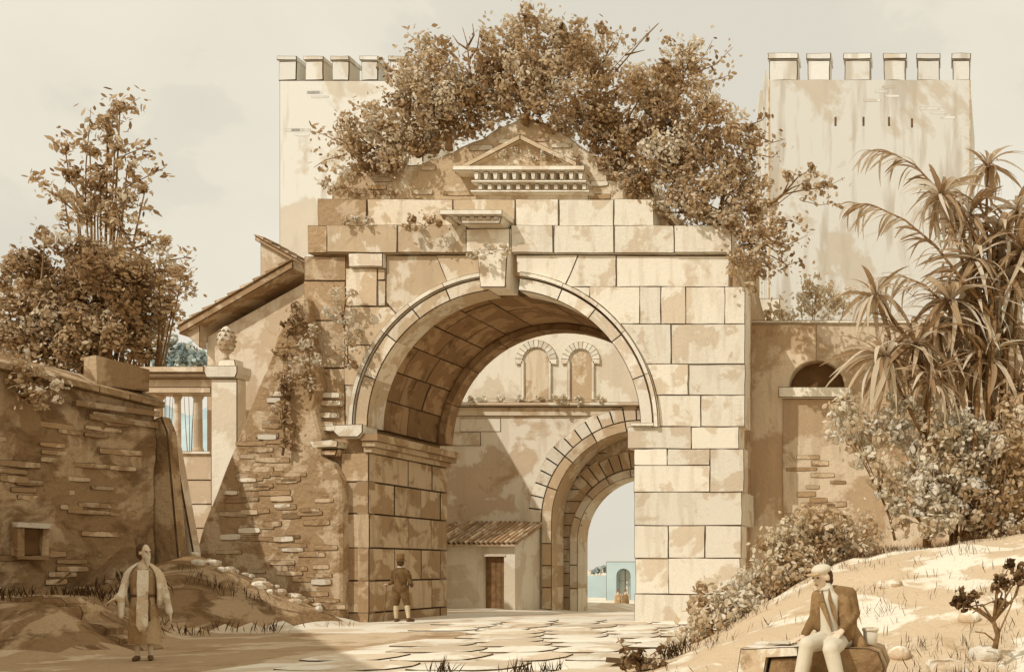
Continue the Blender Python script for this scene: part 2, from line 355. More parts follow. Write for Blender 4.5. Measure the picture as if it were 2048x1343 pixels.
for j in range(len(ys) - 1):
    for i in range(W - 1):
        cx, cy = (xs[i] + xs[i + 1]) / 2, (ys[j] + ys[j + 1]) / 2
        k = j * W + i; gf.append((k, k + 1, k + W + 1, k + W))
        wob = 0.5 * mnoise.noise(Vector((cx * .6, cy * .6, 3)))
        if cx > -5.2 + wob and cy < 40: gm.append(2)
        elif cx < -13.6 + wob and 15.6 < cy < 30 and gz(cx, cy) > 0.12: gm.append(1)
        elif cx < -10.2 + 2.2 * wob and -30 < cy < 22.5 + 2 * wob: gm.append(3)  # left foreground: shade put into the ground colour, brown instead of pale road
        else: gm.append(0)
g = MB(); g.v = gv; g.f = gf; g.m = gm
ground = g.build('ground', [M_ROAD, M_SOIL, M_HILL, M_SHADE_EARTH], smooth=True); tag(ground, kind='structure', label='pale earth ground rising in banks on both sides of the road')

# paving stones of the old road
road = MB()
road = empty('road', (0, 0, 0)); tag(road, kind='structure', label='old road of big worn paving stones leading through the gate')
rr = random.Random(5)
y = 12.6
while y < 27.6:
    dy = rr.uniform(1.0, 1.6); x = -15.6 + rr.uniform(0, 1)
    while x < -4.9:
        dx = rr.uniform(1.1, 1.9)
        if not (x < -10.8 and y < 22.6) and not (x < -13.9 and y > 15.2) and not (y > 24 and x < -14.6):
            mb = MB(); n = 10; ring0 = []; ring1 = []; ring2 = []
            cx, cy = x + dx / 2, y + dy / 2
            for k in range(n):
                t = 2 * math.pi * k / n; c_, s_ = math.cos(t), math.sin(t)
                rx = dx / 2 * (abs(c_) ** .55) * math.copysign(1, c_) * rr.uniform(.9, .985); ry = dy / 2 * (abs(s_) ** .55) * math.copysign(1, s_) * rr.uniform(.9, .985)
                ring0.append((rx, ry, -0.05)); ring1.append((rx * .98, ry * .98, 0.022)); ring2.append((rx * .75, ry * .75, 0.04 + rr.uniform(0, .02)))
            v = ring0 + ring1 + ring2
            fs = [(k, (k + 1) % n, n + (k + 1) % n, n + k) for k in range(n)]
            mb.add(v, fs, 1)
            mb.add([], [], 0)
            mb.f += [(n + k, n + (k + 1) % n, 2 * n + (k + 1) % n, 2 * n + k) for k in range(n)] + [tuple(range(2 * n, 3 * n))]; mb.m += [0] * (n + 1)
            mb.build('paving_stone', [M_PAVE, INK], road, smooth=False, loc=(cx, cy, gz(cx, cy)))
        x += dx
    y += dy

# house standing outside the view on the left: its shadow lies over the road in front
hs = empty('shading_house', (-20, 10, 0), 'plain stuccoed house at the left roadside just out of view', 'house')
a_, b_ = Vector((-22.6, 18.3)), Vector((-10.6, 2.6)); d_ = (b_ - a_); nrm = Vector((d_.y, -d_.x)).normalized()
if nrm.x > 0: nrm = -nrm
c_, e_ = b_ + nrm * 6, a_ + nrm * 6
mb = MB(); q = [a_, b_, c_, e_]
mb.add([(p.x, p.y, -.1) for p in q] + [(p.x, p.y, 8.9) for p in q], [(0, 1, 5, 4), (1, 2, 6, 5), (2, 3, 7, 6), (3, 0, 4, 7), (0, 3, 2, 1)])
mb.build('wall', M_HOUSE, hs)
mb = MB(); r0, r1 = (a_ + e_) / 2, (b_ + c_) / 2
o_ = 0.25
mb.add([(p.x, p.y, 8.9) for p in q] + [(r0.x, r0.y, 10.2), (r1.x, r1.y, 10.2)], [(0, 1, 5, 4), (2, 3, 4, 5), (1, 2, 5), (3, 0, 4), (0, 3, 2, 1)])
mb.build('roof', M_TILE, hs)
for t in (0.2, 0.5, 0.8):
    p = a_.lerp(b_, t); dv = d_.normalized(); nn = -nrm
    mb = MB()
    for s0, s1, z0, z1 in ((-.5, .5, 3.0, 4.6),):
        c4 = [p + dv * s0 + nn * .03, p + dv * s1 + nn * .03]
        mb.add([(c4[0].x, c4[0].y, z0), (c4[1].x, c4[1].y, z0), (c4[1].x, c4[1].y, z1), (c4[0].x, c4[0].y, z1)], [(0, 1, 2, 3)])
    mb.build('window', M_HOLE, hs)

# ------------------------------------------------------------------ the ruined gateway
FY, BY = 26.67, 30.8
CX, CY, R = 1011.0, 853.0, 272.0
U = FY / F
gate = empty('ruined_gateway', (X(1011, FY), 28.5, 0), 'huge ruined Roman stone gateway with one round arch, overgrown with bushes on top', 'gateway')
def blk(x0, y0, x1, y1, mat=None, dy=0.0, depth=0.5, name='block', k=3, planes=(), cut=True, b=0.015, jit=0.010):
    poly = [(x0, y0), (x1, y0), (x1, y1), (x0, y1)]
    for pl in planes: poly = clip(poly, *pl)
    if cut: poly = minus_circle(poly, CX, CY, 309)
    if len(poly) < 3: return None
    pts = []
    for i in range(len(poly)):
        a, c = poly[i], poly[(i + 1) % len(poly)]; L = math.hypot(c[0] - a[0], c[1] - a[1])
        if L < 1.0: continue
        kk = 3 if L > 60 else (2 if L > 30 else 1)
        for t in range(kk): pts.append((lerp(a[0], c[0], t / kk), lerp(a[1], c[1], t / kk)))
    y0_ = FY + dy + random.uniform(-0.025, 0.025)
    return MB().prism(pxpoly(pts, FY), y0_, FY + depth, b, jit=jit).build(name, [mat or M_ASH, INK], gate)
# core of the masonry behind the facing
arc = [(CX + 306 * math.cos(t), CY - 306 * math.sin(t)) for t in np.linspace(0, math.pi, 33)]
core = [(608, 1262), (608, 512), (626, 506), (626, 455), (642, 450), (642, 402), (1300, 402), (1300, 465), (1460, 465), (1460, 512), (1478, 580), (1470, 1262), (1288, 1262), (1288, 853)] + arc[0:] + [(722, 853), (722, 1262)]
core = [p for i, p in enumerate(core) if i == 0 or math.hypot(p[0] - core[i - 1][0], p[1] - core[i - 1][1]) > .5]
MB().prism(pxpoly(core, FY), FY + .13, BY, 0.05, 0, 0, back=True).build('core', [M_CORE], gate)
# right pier, course by course
RE = 1490
for row in [(573, 648, [1180, 1280, 1322, 1372, 1450, RE]), (648, 728, [1240, 1343, RE]), (728, 790, [1280, 1377, RE]), (790, 853, [1305, 1402, RE]),
            (853, 897, [1256, 1383, 1478]), (983, 1050, [1268, 1484]), (1050, 1115, [1269, 1337, 1410, 1483]), (1115, 1187, [1270, 1337, 1481]), (1187, 1253, [1268, 1480])]:
    y0, y1, jx = row
    for a, c in zip(jx[:-1], jx[1:]): blk(a, y0, c, y1, M_ASH, dy=random.uniform(-.03, .02), depth=1.6 if (a >= 1268 or y0 == 853) and a < 1290 else 0.7, cut=y0 < 853)
blk(1268, 897, 1335, 930, cut=False, depth=1.5); blk(1335, 897, 1420, 930, cut=False); blk(1268, 930, 1420, 983, cut=False, depth=1.5); blk(1420, 897, 1488, 983, cut=False)
blk(1262, 1254, 1484, 1264, cut=False, dy=-.10, depth=1.5)
# spandrels and voussoir blocks round the arch: radial joints through the centre
def radial(deg, keep_left):
    dx, dy = math.cos(rad(deg)), -math.sin(rad(deg))
    nx, ny = -dy, dx                                # pixel half plane through the centre
    s = 1 if keep_left else -1
    # points with greater angle lie on one side
    tx, ty = CX + 400 * math.cos(rad(deg + 10)), CY - 400 * math.sin(rad(deg + 10))
    sg = nx * (tx - CX) + ny * (ty - CY)
    if (sg > 0) == keep_left: nx, ny = -nx, -ny
    return (nx, ny, nx * CX + ny * CY)
def between(d0, d1): return (radial(d0, True), radial(d1, False))
blk(1033, 510, 1232, 573, planes=between(67, 90)); blk(1033, 510, 1232, 573, planes=(radial(67, False),))
blk(1233, 511, 1458, 573)
blk(1130, 573, 1180, 648, planes=(radial(67, False),))
blk(772, 510, 968, 600, M_ASHL, planes=(radial(112, False),)); blk(772, 510, 900, 640, M_ASHL, planes=between(112, 134))
blk(703, 509, 771, 536, M_ASH, dy=-.14); blk(692, 537, 755, 612, M_ASHL)
blk(756, 537, 771, 560, M_ASHL)
blk(756, 560, 771, 612, M_ASHL, planes=())
blk(690, 613, 800, 690, M_ASHL, planes=(radial(134, True),)); blk(688, 690, 770, 770, M_ASHL); blk(690, 770, 730, 850, M_ASHL)
blk(607, 512, 690, 560, M_CORE, dy=.02); blk(606, 561, 689, 640, M_CORE, dy=.05); blk(607, 641, 688, 735, M_CORE, dy=.03); blk(606, 736, 688, 850, M_CORE, dy=.06)
# string course and attic course
for a, c, m in [(620, 659, M_CORE), (660, 800, M_ASHL), (801, 938, M_ASHL), (1026, 1110, M_ASH), (1111, 1230, M_ASH), (1231, 1350, M_ASH), (1351, 1465, M_ASH)]:
    blk(a, 453, c, 508, m, dy=-.12, cut=False)
blk(939, 462, 1025, 508, M_ASH, dy=-.20, cut=False)
for a, c, m in [(636, 734, M_CORE), (735, 905, M_ASHL), (906, 1030, M_ASHL), (1031, 1117, M_ASH), (1118, 1227, M_ASH), (1228, 1308, M_ASH)]:
    blk(a, 398, c, 452, m, dy=.0, cut=False)
# archivolt: ring of moulded voussoirs and its outer fillet
angs = [0, 20, 38, 52, 67, 83.5, 96.5, 113, 128, 142, 160, 180]
def arcmap(yf, r0):
    cx, cz = X(CX, FY), Z(CY, FY)
    def mp(u, v, wd):           # u angle, v radius (px), wd depth
        return (cx + v * U * math.cos(u), yf + wd, cz + v * U * math.sin(u))
    return mp
for i in range(len(angs) - 1):
    a0, a1 = rad(angs[i]), rad(angs[i + 1])
    if abs(angs[i] - 83.5) < .1: continue
    m = M_ASH if angs[i] < 90 else M_ASHL
    o = MB(); o.panel(arcmap(FY - .10, 0), a1, a0, R, 297, .75, .004, 1.6, .02, nu=5); o.build('voussoir', [m, INK], gate)
    o = MB(); o.panel(arcmap(FY - .16, 0), a1, a0, 299, 309, .45, .002, 1.4, .02, nu=5); o.build('archivolt_moulding', [M_ASH, INK], gate)
# vault: courses of stones along the barrel
va = np.linspace(0, 180, 15)
ycuts = [[FY + .66, 28.0, 29.2, 30.3], [FY + .66, 28.6, 30.3], [FY + .66, 27.7, 28.9, 30.3]]
for i in range(14):
    yc = ycuts[i % 3]
    for y0, y1 in zip(yc[:-1], yc[1:]):
        cx, cz = X(CX, FY), Z(CY, FY); dr = random.uniform(0, .03)
        mp = lambda u, v, wd: (cx + (R * U + .02 + dr + wd) * math.cos(u), v, cz + (R * U + .02 + dr + wd) * math.sin(u))
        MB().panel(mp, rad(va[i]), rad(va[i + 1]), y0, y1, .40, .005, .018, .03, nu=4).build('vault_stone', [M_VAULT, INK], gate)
for i in range(9):           # rear ring, lower than the barrel
    a0, a1 = rad(20 * i), rad(20 * i + 20)
    cx, cz = X(CX, FY), Z(CY, FY)
    mp = lambda u, v, wd: (cx + (R * U - .16 + wd) * math.cos(u), v, cz + (R * U - .16 + wd) * math.sin(u))
    o = MB().panel(mp, a0, a1, 30.32, BY + .05, .5, .004, .015, .02, nu=4)
    n = 5
    mp2 = lambda u, v, wd: (cx + v * math.cos(u), 30.27 + wd, cz + v * math.sin(u))
    o.panel(mp2, a1, a0, R * U - .155, R * U + .012, .04, .004, .01, .01, nu=4)
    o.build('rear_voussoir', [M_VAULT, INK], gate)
# keystone running through the vault as a rib
k0 = [(963, 505), (1024, 505), (1020, 580), (970, 580)]
MB().prism(pxpoly(k0, FY), FY - .28, FY + .5, .02).build('keystone', [M_ASH, INK], gate)
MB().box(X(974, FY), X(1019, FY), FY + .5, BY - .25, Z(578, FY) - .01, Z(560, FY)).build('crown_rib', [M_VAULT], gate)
MB().prism(pxpoly([(940, 448), (1022, 448), (1018, 461), (944, 461)], FY), FY - .55, FY, .015).build('bracket', [M_ASH, INK], gate)
MB().prism(pxpoly([(905, 437), (1027, 437), (1027, 447), (905, 447)], FY), FY - .68, FY, .012).build('cornice', [M_ASH, INK], gate)
for i in range(7): MB().prism(pxpoly([(912 + i * 16, 448), (921 + i * 16, 448), (921 + i * 16, 454), (912 + i * 16, 454)], FY), FY - .58, FY - .1, .006).build('dentil', [M_ASH, INK], gate)
# jambs: facing of the passage on both sides
xj = X(738, FY); rows = [(905, 962), (963, 1026), (1027, 1094), (1095, 1160), (1161, 1224), (1225, 1262)]
for i, (r0, r1) in enumerate(rows):
    cuts = [FY, 27.9, 29.3, 30.4, BY + .02] if i % 2 else [FY, 28.6, 29.9, BY + .02]
    for y0, y1 in zip(cuts[:-1], cuts[1:]):
        dj = random.uniform(-.015, .015)
        mp = lambda u, v, wd: (xj + dj - wd, u, v)
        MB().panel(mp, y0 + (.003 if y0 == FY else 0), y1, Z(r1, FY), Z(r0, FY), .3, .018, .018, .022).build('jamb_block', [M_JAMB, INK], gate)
for i, (r0, r1) in enumerate(rows):      # front edge of the left pier
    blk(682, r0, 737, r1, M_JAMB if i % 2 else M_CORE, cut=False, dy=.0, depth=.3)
xr = X(1286, FY)
for i, (r0, r1) in enumerate([(900, 983), (984, 1050), (1051, 1115), (1116, 1187), (1188, 1262)]):
    for y0, y1 in ((28.2, 29.4), (29.4, BY + .02)):
        mp = lambda u, v, wd: (xr + wd, u, v)
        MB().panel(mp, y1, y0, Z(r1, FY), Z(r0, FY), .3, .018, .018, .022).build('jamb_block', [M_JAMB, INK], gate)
# impost cornice: mouldings stepping out along the jamb and broken capital on the front
for k, (r0, r1, ox) in enumerate([(868, 882, .34), (883, 893, .24), (894, 904, .12)]):
    MB().box(xj - .1, xj + ox, FY - ox * .6, BY + ox * .5, Z(r1, FY), Z(r0, FY)).build('impost_moulding', [M_JAMB], gate)
MB().prism(pxpoly([(682, 852), (737, 850), (737, 867), (728, 876), (690, 876), (680, 866)], FY), FY - .28, FY + .4, .02).build('capital', [M_ASH, INK], gate)
MB().prism(pxpoly([(630, 884), (676, 880), (690, 884), (688, 897), (640, 899)], FY), FY - .30, FY + .3, .02, jit=.01).build('capital_fragment', [M_BRICKP, INK], gate)
MB().prism(pxpoly([(636, 901), (684, 900), (680, 912), (640, 912)], FY), FY - .2, FY + .3, .02, jit=.01).build('capital_fragment', [M_BRICK, INK], gate)
MB().prism(pxpoly([(1262, 846), (1316, 846), (1312, 853), (1266, 853)], FY), FY - .14, FY + .4, .012).build('capital', [M_ASH, INK], gate)
# attic: brick mass with a small pediment
att = [(638, 397), (640, 362), (652, 340), (680, 322), (715, 312), (770, 310), (815, 316), (845, 305), (885, 288), (930, 268), (985, 240), (1037, 212), (1090, 238), (1150, 275), (1205, 308), (1245, 330), (1290, 352), (1306, 397)]
att2 = []
for i in range(len(att)):
    a, c = att[i], att[(i + 1) % len(att)]
    for t in (0, .33, .66): att2.append((lerp(a[0], c[0], t) + random.uniform(-3, 3), min(397, lerp(a[1], c[1], t) + random.uniform(-3, 3))))
MB().prism(pxpoly(att2, FY), FY + .45, BY - .4, .06, 0, 0, back=True).build('attic_mass', [M_ATTIC], gate)
ped = [(908, 336), (1036, 262), (1150, 318), (1172, 336)]
MB().prism(pxpoly(ped, FY), FY + .36, FY + .6, .02).build('tympanum', [M_ASHL, INK], gate)
for a, c in (((905, 334), (1036, 266)), ((1036, 266), (1150, 322))):
    MB().prism(pxpoly([(a[0], a[1] - 2), (c[0], c[1] - 2), (c[0], c[1] + 9), (a[0], a[1] + 9)], FY), FY + .12, FY + .5, .015).build('raking_cornice', [M_ASHL, INK], gate)
MB().prism(pxpoly([(905, 331), (1170, 331), (1170, 341), (905, 341)], FY), FY - .02, FY + .5, .015).build('cornice', [M_ASH, INK], gate)
MB().prism(pxpoly([(940, 358), (1172, 358), (1172, 363), (940, 363)], FY), FY + .05, FY + .5, .012).build('cornice', [M_ASH, INK], gate)
MB().prism(pxpoly([(936, 376), (1176, 376), (1176, 381), (936, 381)], FY), FY + .12, FY + .5, .012).build('cornice', [M_ASH, INK], gate)
MB().prism(pxpoly([(940, 341), (1168, 341), (1168, 397), (940, 397)], FY), FY + .32, FY + .6, .012).build('frieze', [M_ASHL, INK], gate)
for i in range(12):
    x = 945 + i * 19
    MB().prism(pxpoly([(x, 342), (x + 11, 342), (x + 9, 357), (x + 2, 357)], FY), FY + .06, FY + .45, .01).build('modillion', [M_ASH, INK], gate)
    MB().prism(pxpoly([(x + 6, 364), (x + 15, 364), (x + 15, 375), (x + 6, 375)], FY), FY + .14, FY + .45, .01).build('dentil', [M_ASH, INK], gate)

# ------------------------------------------------------------------ bricks shared meshes
def brick_mesh(name, mat, lx, lz, d):
    mb = MB(); n = 3
    poly = [(-lx / 2, -lz / 2), (0, -lz / 2 - lz * .08), (lx / 2, -lz / 2 + lz * .05), (lx / 2 + lz * .1, 0), (lx / 2 - lz * .05, lz / 2), (0, lz / 2 + lz * .06), (-lx / 2, lz / 2 - lz * .04), (-lx / 2 - lz * .1, 0)]
    mb.prism(poly, -d, .05, .010); return mb.mesh(name, [mat, INK])
BR = [brick_mesh('brick_a', M_BUTT, .62, .13, .035), brick_mesh('brick_b', M_BRICK, .48, .12, .03), brick_mesh('brick_c', M_BRICKP, .55, .14, .05), brick_mesh('brick_d', M_BUTT, .80, .12, .03), brick_mesh('brick_e', M_BRICKP, .40, .12, .045)]
BRT = brick_mesh('brick_t', M_TOWER, .5, .12, .035)
def brick_patch(parent, origin, ux, cnt, spread, rnd, rotz=0.0, pale=0.3, inside=None, tilt=0.03):
    """loose courses of brick showing where the facing has gone"""
    done = []
    tries = 0
    cnt = int(cnt * .5 + .5)
    while len(done) < cnt and tries < cnt * 30:
        tries += 1
        s = rnd.gauss(0, spread[0]); h = round(rnd.gauss(0, spread[1]) / .17) * .17
        if any(abs(h - q[1]) < .12 and abs(s - q[0]) < .66 for q in done): continue
        p = Vector(origin) + Vector(ux) * s + Vector((0, 0, h))
        if inside and not inside(p): continue
        done.append((s, h))
        me = rnd.choice([BR[2], BR[4]]) if rnd.random() < pale else rnd.choice([BR[0], BR[1], BR[3]])
        place('brick', me, parent, p, (0, rnd.uniform(-tilt, tilt), rotz), (rnd.uniform(.8, 1.15), 1, rnd.uniform(.8, 1.2)))

rnd0 = random.Random(17)
for px, py, n, sx, sz in [(870, 362, 8, 1.0, .25), (760, 372, 6, .9, .2), (1205, 355, 7, .7, .3), (960, 282, 4, .5, .2), (1110, 265, 4, .5, .2)]:
    brick_patch(gate, (X(px, FY), FY + .46, Z(py, FY)), (1, 0, 0), n, (sx, sz), rnd0, pale=.45, inside=lambda p: p.z > Z(390, FY) and p.z < Z(interp(VX + p.x / FY * F, [640, 690, 830, 1037, 1300], [370, 335, 325, 235, 375]), FY) and not (X(915, FY) < p.x < X(1172, FY) and p.z < Z(interp(VX + p.x / FY * F, [915, 1036, 1172], [325, 255, 325]), FY)))
# ------------------------------------------------------------------ battered brick buttress on the left of the gate
but = empty('brick_buttress', (X(560, 26.4), 27.2, 0), 'crumbling sloping brick buttress with ivy leaning on the left side of the gateway', 'buttress')
left_edge = [(600, 592), (578, 625), (556, 672), (540, 715), (520, 765), (500, 820), (488, 850), (470, 890), (452, 935), (432, 985), (410, 1045), (395, 1085), (380, 1120), (372, 1200)]
right_edge = [(684, 1262), (684, 1080), (682, 960), (664, 925), (640, 912), (640, 870), (628, 820), (640, 770), (628, 700), (618, 640), (612, 596)]
bp = [(p[0] + random.uniform(-3, 3), p[1]) for p in left_edge] + [(372, 1275)] + right_edge
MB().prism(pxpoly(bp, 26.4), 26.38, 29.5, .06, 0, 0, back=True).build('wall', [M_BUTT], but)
rnd = random.Random(3)
def in_but(p):
    px, py = VX + p.x / p.y * F, VY - (p.z - EYE) / p.y * F
    le = interp(py, [q[1] for q in left_edge], [q[0] for q in left_edge])
    return py > 600 and px > le + 24 and px < (664 if py > 930 else 612) and py < 1225
for px, py, n, sx, sz in [(500, 925, 12, .35, .35), (555, 945, 12, .5, .3), (520, 985, 14, .6, .35), (600, 1000, 10, .5, .35), (490, 1040, 12, .5, .4), (570, 1060, 14, .8, .35), (640, 1070, 8, .5, .3), (520, 1090, 10, .6, .3), (640, 1120, 9, .4, .3), (590, 1150, 10, .6, .3), (650, 1200, 8, .4, .15), (530, 870, 6, .3, .3), (560, 800, 5, .25, .4), (580, 690, 4, .15, .4)]:
    brick_patch(but, (X(px, 26.38), 26.39, Z(py, 26.38)), (1, 0, 0), n, (sx, sz), rnd, pale=.18, inside=in_but)
for px, py in [(660, 790), (662, 806), (655, 830), (648, 848), (664, 856)]:
    place('brick', BR[2], gate, (X(px, FY), FY - .0, Z(py, FY)), (0, 0.02, 0), (1, 1, 1))

# ------------------------------------------------------------------ left enclosure wall
A, B = Vector((-20.95, 22.0)), Vector((-19.9, 25.0))
A = A - (B - A).normalized() * 0.5
dl = (B - A).normalized(); nl = Vector((dl.y, -dl.x))          # nl faces the road
lw = empty('ruined_wall', ((A.x + B.x) / 2, (A.y + B.y) / 2, 0.6), 'tall dark ruined wall with a sloping coping and square hole beside the monk', 'wall')
Lw = (B - A).length
def wl(s, h, o): p = A + dl * s + nl * o; return (p.x, p.y, h)
rotl = math.atan2(dl.y, dl.x)
nseg = 8; mb = MB(); bot = []; top = []
def wtop(s): return lerp(5.85, 5.45, s / Lw)
v = []; f = []
NS, NH = 16, 24
for j in range(NH + 1):
    for i in range(NS + 1):
        s = Lw * i / NS; h = lerp(0.2, wtop(s), j / NH)
        d = 0.10 * mnoise.noise(Vector((s * 1.5, h * 1.8, 2.0))) + .05 * mnoise.noise(Vector((s * 4, h * 6, 5.0)))
        v.append(wl(s, h, d))
for j in range(NH):
    for i in range(NS): k = j * (NS + 1) + i; f.append((k, k + 1, k + NS + 2, k + NS + 1))
mb.add(v, f)
mb.add([wl(0, .2, -.0), wl(Lw, .2, 0), wl(Lw, .2, -1.2), wl(0, .2, -1.2), wl(0, wtop(0), 0), wl(Lw, wtop(Lw), 0), wl(Lw, wtop(Lw), -1.2), wl(0, wtop(0), -1.2)], [(1, 2, 6, 5), (2, 3, 7, 6), (3, 0, 4, 7), (4, 5, 6, 7)])
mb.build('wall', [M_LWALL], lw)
def obox(name, parent, mats, s0, s1, h0, h1, o0, o1, dh=0.0, jit=.02):
    q = [(s0, h0, o0), (s1, h0, o0), (s1, h0, o1), (s0, h0, o1), (s0, h1, o0), (s1, h1 + dh, o0), (s1, h1 + dh, o1), (s0, h1, o1)]
    q = [wl(a + random.uniform(-jit, jit), b + random.uniform(-jit, jit), c) for a, b, c in q]
    return MB().add(q, [(0, 3, 2, 1), (4, 5, 6, 7), (0, 1, 5, 4), (1, 2, 6, 5), (2, 3, 7, 6), (3, 0, 4, 7)]).build(name, mats, parent)
ss = [0, .75, 1.55, 2.35, 3.0, Lw + .12]
for i in range(5):       # coping stones
    s0, s1 = ss[i], ss[i + 1]
    v = [wl(s0 + .01, wtop(s0) + .02, .22), wl(s1 - .01, wtop(s1) + .02, .22), wl(s1 - .01, wtop(s1) + .16, .22), wl(s0 + .01, wtop(s0) + .16, .22), wl(s1 - .01, wtop(s1) + .55, -.75), wl(s0 + .01, wtop(s0) + .55, -.75), wl(s0 + .01, wtop(s0), -1.25), wl(s1 - .01, wtop(s1), -1.25)]
    MB().add(v, [(0, 1, 2, 3), (3, 2, 4, 5), (5, 4, 7, 6), (0, 3, 5, 6), (1, 7, 4, 2), (0, 6, 7, 1)]).build('coping_stone', [M_LWALL], lw)
obox('coping_block', lw, [M_LWALL], 2.45, Lw - .08, wtop(2.5) + .25, wtop(2.5) + .92, -.05, -.55, dh=-.12)
obox('ledge', lw, [M_BRICK], 1.9, Lw + .03, wtop(2.6) - .35, wtop(2.6) - .22, .0, .16)
obox('ledge', lw, [M_BRICK], 2.2, Lw + .02, wtop(2.6) - .62, wtop(2.6) - .5, .0, .12)
# square putlog hole: dark recess framed by stones
sh = 1.05; hz = 2.05
obox('hole_back', lw, [M_HOLE], sh - .17, sh + .17, hz - .3, hz + .3, .08, .115, jit=0)
obox('hole_lintel', lw, [M_BRICKP], sh - .32, sh + .36, hz + .3, hz + .42, .0, .24)
obox('hole_jamb', lw, [M_LWALL], sh - .3, sh - .17, hz - .33, hz + .3, .0, .2); obox('hole_jamb', lw, [M_LWALL], sh + .17, sh + .3, hz - .33, hz + .3, .0, .2)
obox('hole_sill', lw, [M_LWALL], sh - .3, sh + .3, hz - .42, hz - .33, .0, .2)
for s, h, n, sx, sz in [(2.5, 4.6, 10, .5, .3), (1.4, 4.1, 9, .5, .3), (2.4, 3.7, 10, .5, .35), (1.5, 3.2, 10, .6, .3), (2.6, 2.6, 8, .4, .3), (.7, 3.6, 7, .3, .4), (2.2, 1.6, 8, .5, .2), (1.6, 1.3, 8, .6, .15), (.5, 1.5, 6, .3, .2)]:
    brick_patch(lw, wl(s, h, .0), (dl.x, dl.y, 0), n, (sx, sz), rnd, rotz=rotl, pale=.05)
for s in np.arange(0.1, Lw, .6):   # footing stones
    obox('footing_stone', lw, [M_LWALL], s, s + .57, .3, random.uniform(.95, 1.1), .1, random.uniform(.4, .5))
# kerb stones on the bank
for i in range(8):
    px = 20 + i * 32; Yk = 17.4; c = Vector((X(px, Yk) + random.uniform(-.08, .08), Yk + .25 + random.uniform(-.15, .15), 0)); c.z = gz(c.x, c.y) - .02
    o = MB().prism([(-.20, -.2), (.20, -.2), (.22, .06), (.15, .12), (-.17, .11), (-.22, .03)], -.2, .25, .010, jit=.03, back=True).build('kerb_stone', [M_LWALL, INK], None, loc=c)
    tag(o, 'flat stone lying in the row along the foot of the left bank', 'stone', 'stones along the left bank'); o.rotation_euler = (0, random.uniform(-.1, .1), random.uniform(-.2, .2))
# leaning buttresses at the wall's end
for nm, pts, y0, y1, m, lab in [('leaning_buttress', [(306, 838), (322, 832), (334, 862), (356, 1110), (362, 1190), (304, 1190)], 25.05, 25.35, M_LWALL, 'narrow dark leaning buttress at the end of the ruined left wall'),
                                ('sloping_buttress', [(334, 872), (344, 868), (386, 1100), (392, 1180), (340, 1180)], 25.5, 25.75, M_HOUSE, 'thin pale sloping buttress right of the dark leaning one')]:
    o = MB().prism(pxpoly(pts, y0), y0, y1, .03, back=True).build(nm, [m, INK]); tag(o, lab, 'buttress')

# ------------------------------------------------------------------ loggia, gate pier and house on the left
LY = 30.0
log = empty('loggia', (X(355, LY), LY, 0), 'garden loggia of columns and tall openings left of the pine cone pier', 'loggia')
MB().prism(pxpoly([(270, 906), (424, 906), (424, 1190), (270, 1190)], LY), LY, LY + .5, .03, back=True).build('parapet_wall', [M_HOUSE, INK], log)
for r0, r1, o_ in [(737, 748, -.35), (749, 756, -.22), (757, 774, 0.0), (775, 786, -.06)]:
    MB().prism(pxpoly([(268, r0), (424, r0), (424, r1), (268, r1)], LY), LY + o_, LY + .6, .012, back=True).build('entablature', [M_HOUSE, INK], log)
MB().prism(pxpoly([(262, 902), (424, 902), (424, 908), (262, 908)], LY), LY - .08, LY + .56, .01, back=True).build('sill', [M_ASH, INK], log)
for a, c in [(286, 310), (335, 347), (374, 390), (413, 424)]:
    r = (c - a) / 2 * LY / F; cx = X((a + c) / 2, LY)
    zb, zt = Z(902, LY), Z(786, LY); h = zt - zb
    MB().lathe([(r * 1.25, 0), (r * 1.25, .08), (r * 1.05, .13), (r, .18), (r * .9, h - .16), (r * 1.0, h - .12), (r * 1.25, h - .07), (r * 1.25, h + .001)], (cx, LY + .28, zb), 14).build('column', [M_HOUSE], log)
for i in range(3):
    MB().box(X(262, LY), X(424, LY), LY - .012, LY + .05, Z(960 + i * 48, LY), Z(958 + i * 48, LY)).build('joint_course', [INK], log)
PY = 28.6
pier = empty('gate_pier', (X(450, PY), PY + .4, 0), 'pale square garden gate pier topped by a stone pine cone', 'gate pier')
MB().prism(pxpoly([(422, 757), (474, 757), (474, 1150), (422, 1150)], PY), PY, PY + .36, .018, back=True).build('shaft', [M_PALE, INK], pier)
MB().prism(pxpoly([(415, 732), (480, 732), (480, 746), (476, 756), (419, 756), (415, 746)], PY), PY - .12, PY + .46, .018, back=True).build('capital', [M_PALE, INK], pier)
MB().prism(pxpoly([(436, 718), (468, 718), (470, 732), (434, 732)], PY), PY + .02, PY + .36, .015, back=True).build('plinth', [M_PALE, INK], pier)
c = P(453, 718, PY + .19); mb = MB(); prof = [(.09, 0), (.06, .05), (.06, .12), (.12, .2), (.19, .34), (.215, .5), (.2, .66), (.15, .8), (.08, .9), (.02, .95)]
mb.lathe(prof, c, 16, wob=lambda t, z: 1 + .06 * math.sin(8 * t + z * 22))
cone = mb.build('pine_cone', [M_ROCK], pier, smooth=True)
for i in range(5):      # rows of scales
    z = .24 + i * .13; r = interp(z, [p[1] for p in prof], [p[0] for p in prof])
    for k in range(9):
        t = 2 * math.pi * (k + .5 * (i % 2)) / 9
        p = Vector((c.x + r * math.cos(t), c.y + r * math.sin(t), c.z + z)); o = Vector((math.cos(t), math.sin(t), 0)); s = Vector((-math.sin(t), math.cos(t), 0)) * .055
        mb = MB(); mb.add([p - s, p + s, p + Vector((0, 0, .1)) - o * .02, p + o * .045 + Vector((0, 0, .03))], [(0, 1, 3), (1, 2, 3), (2, 0, 3)])
        mb.build('scale', [M_LWALL], cone)
HY = 31.5
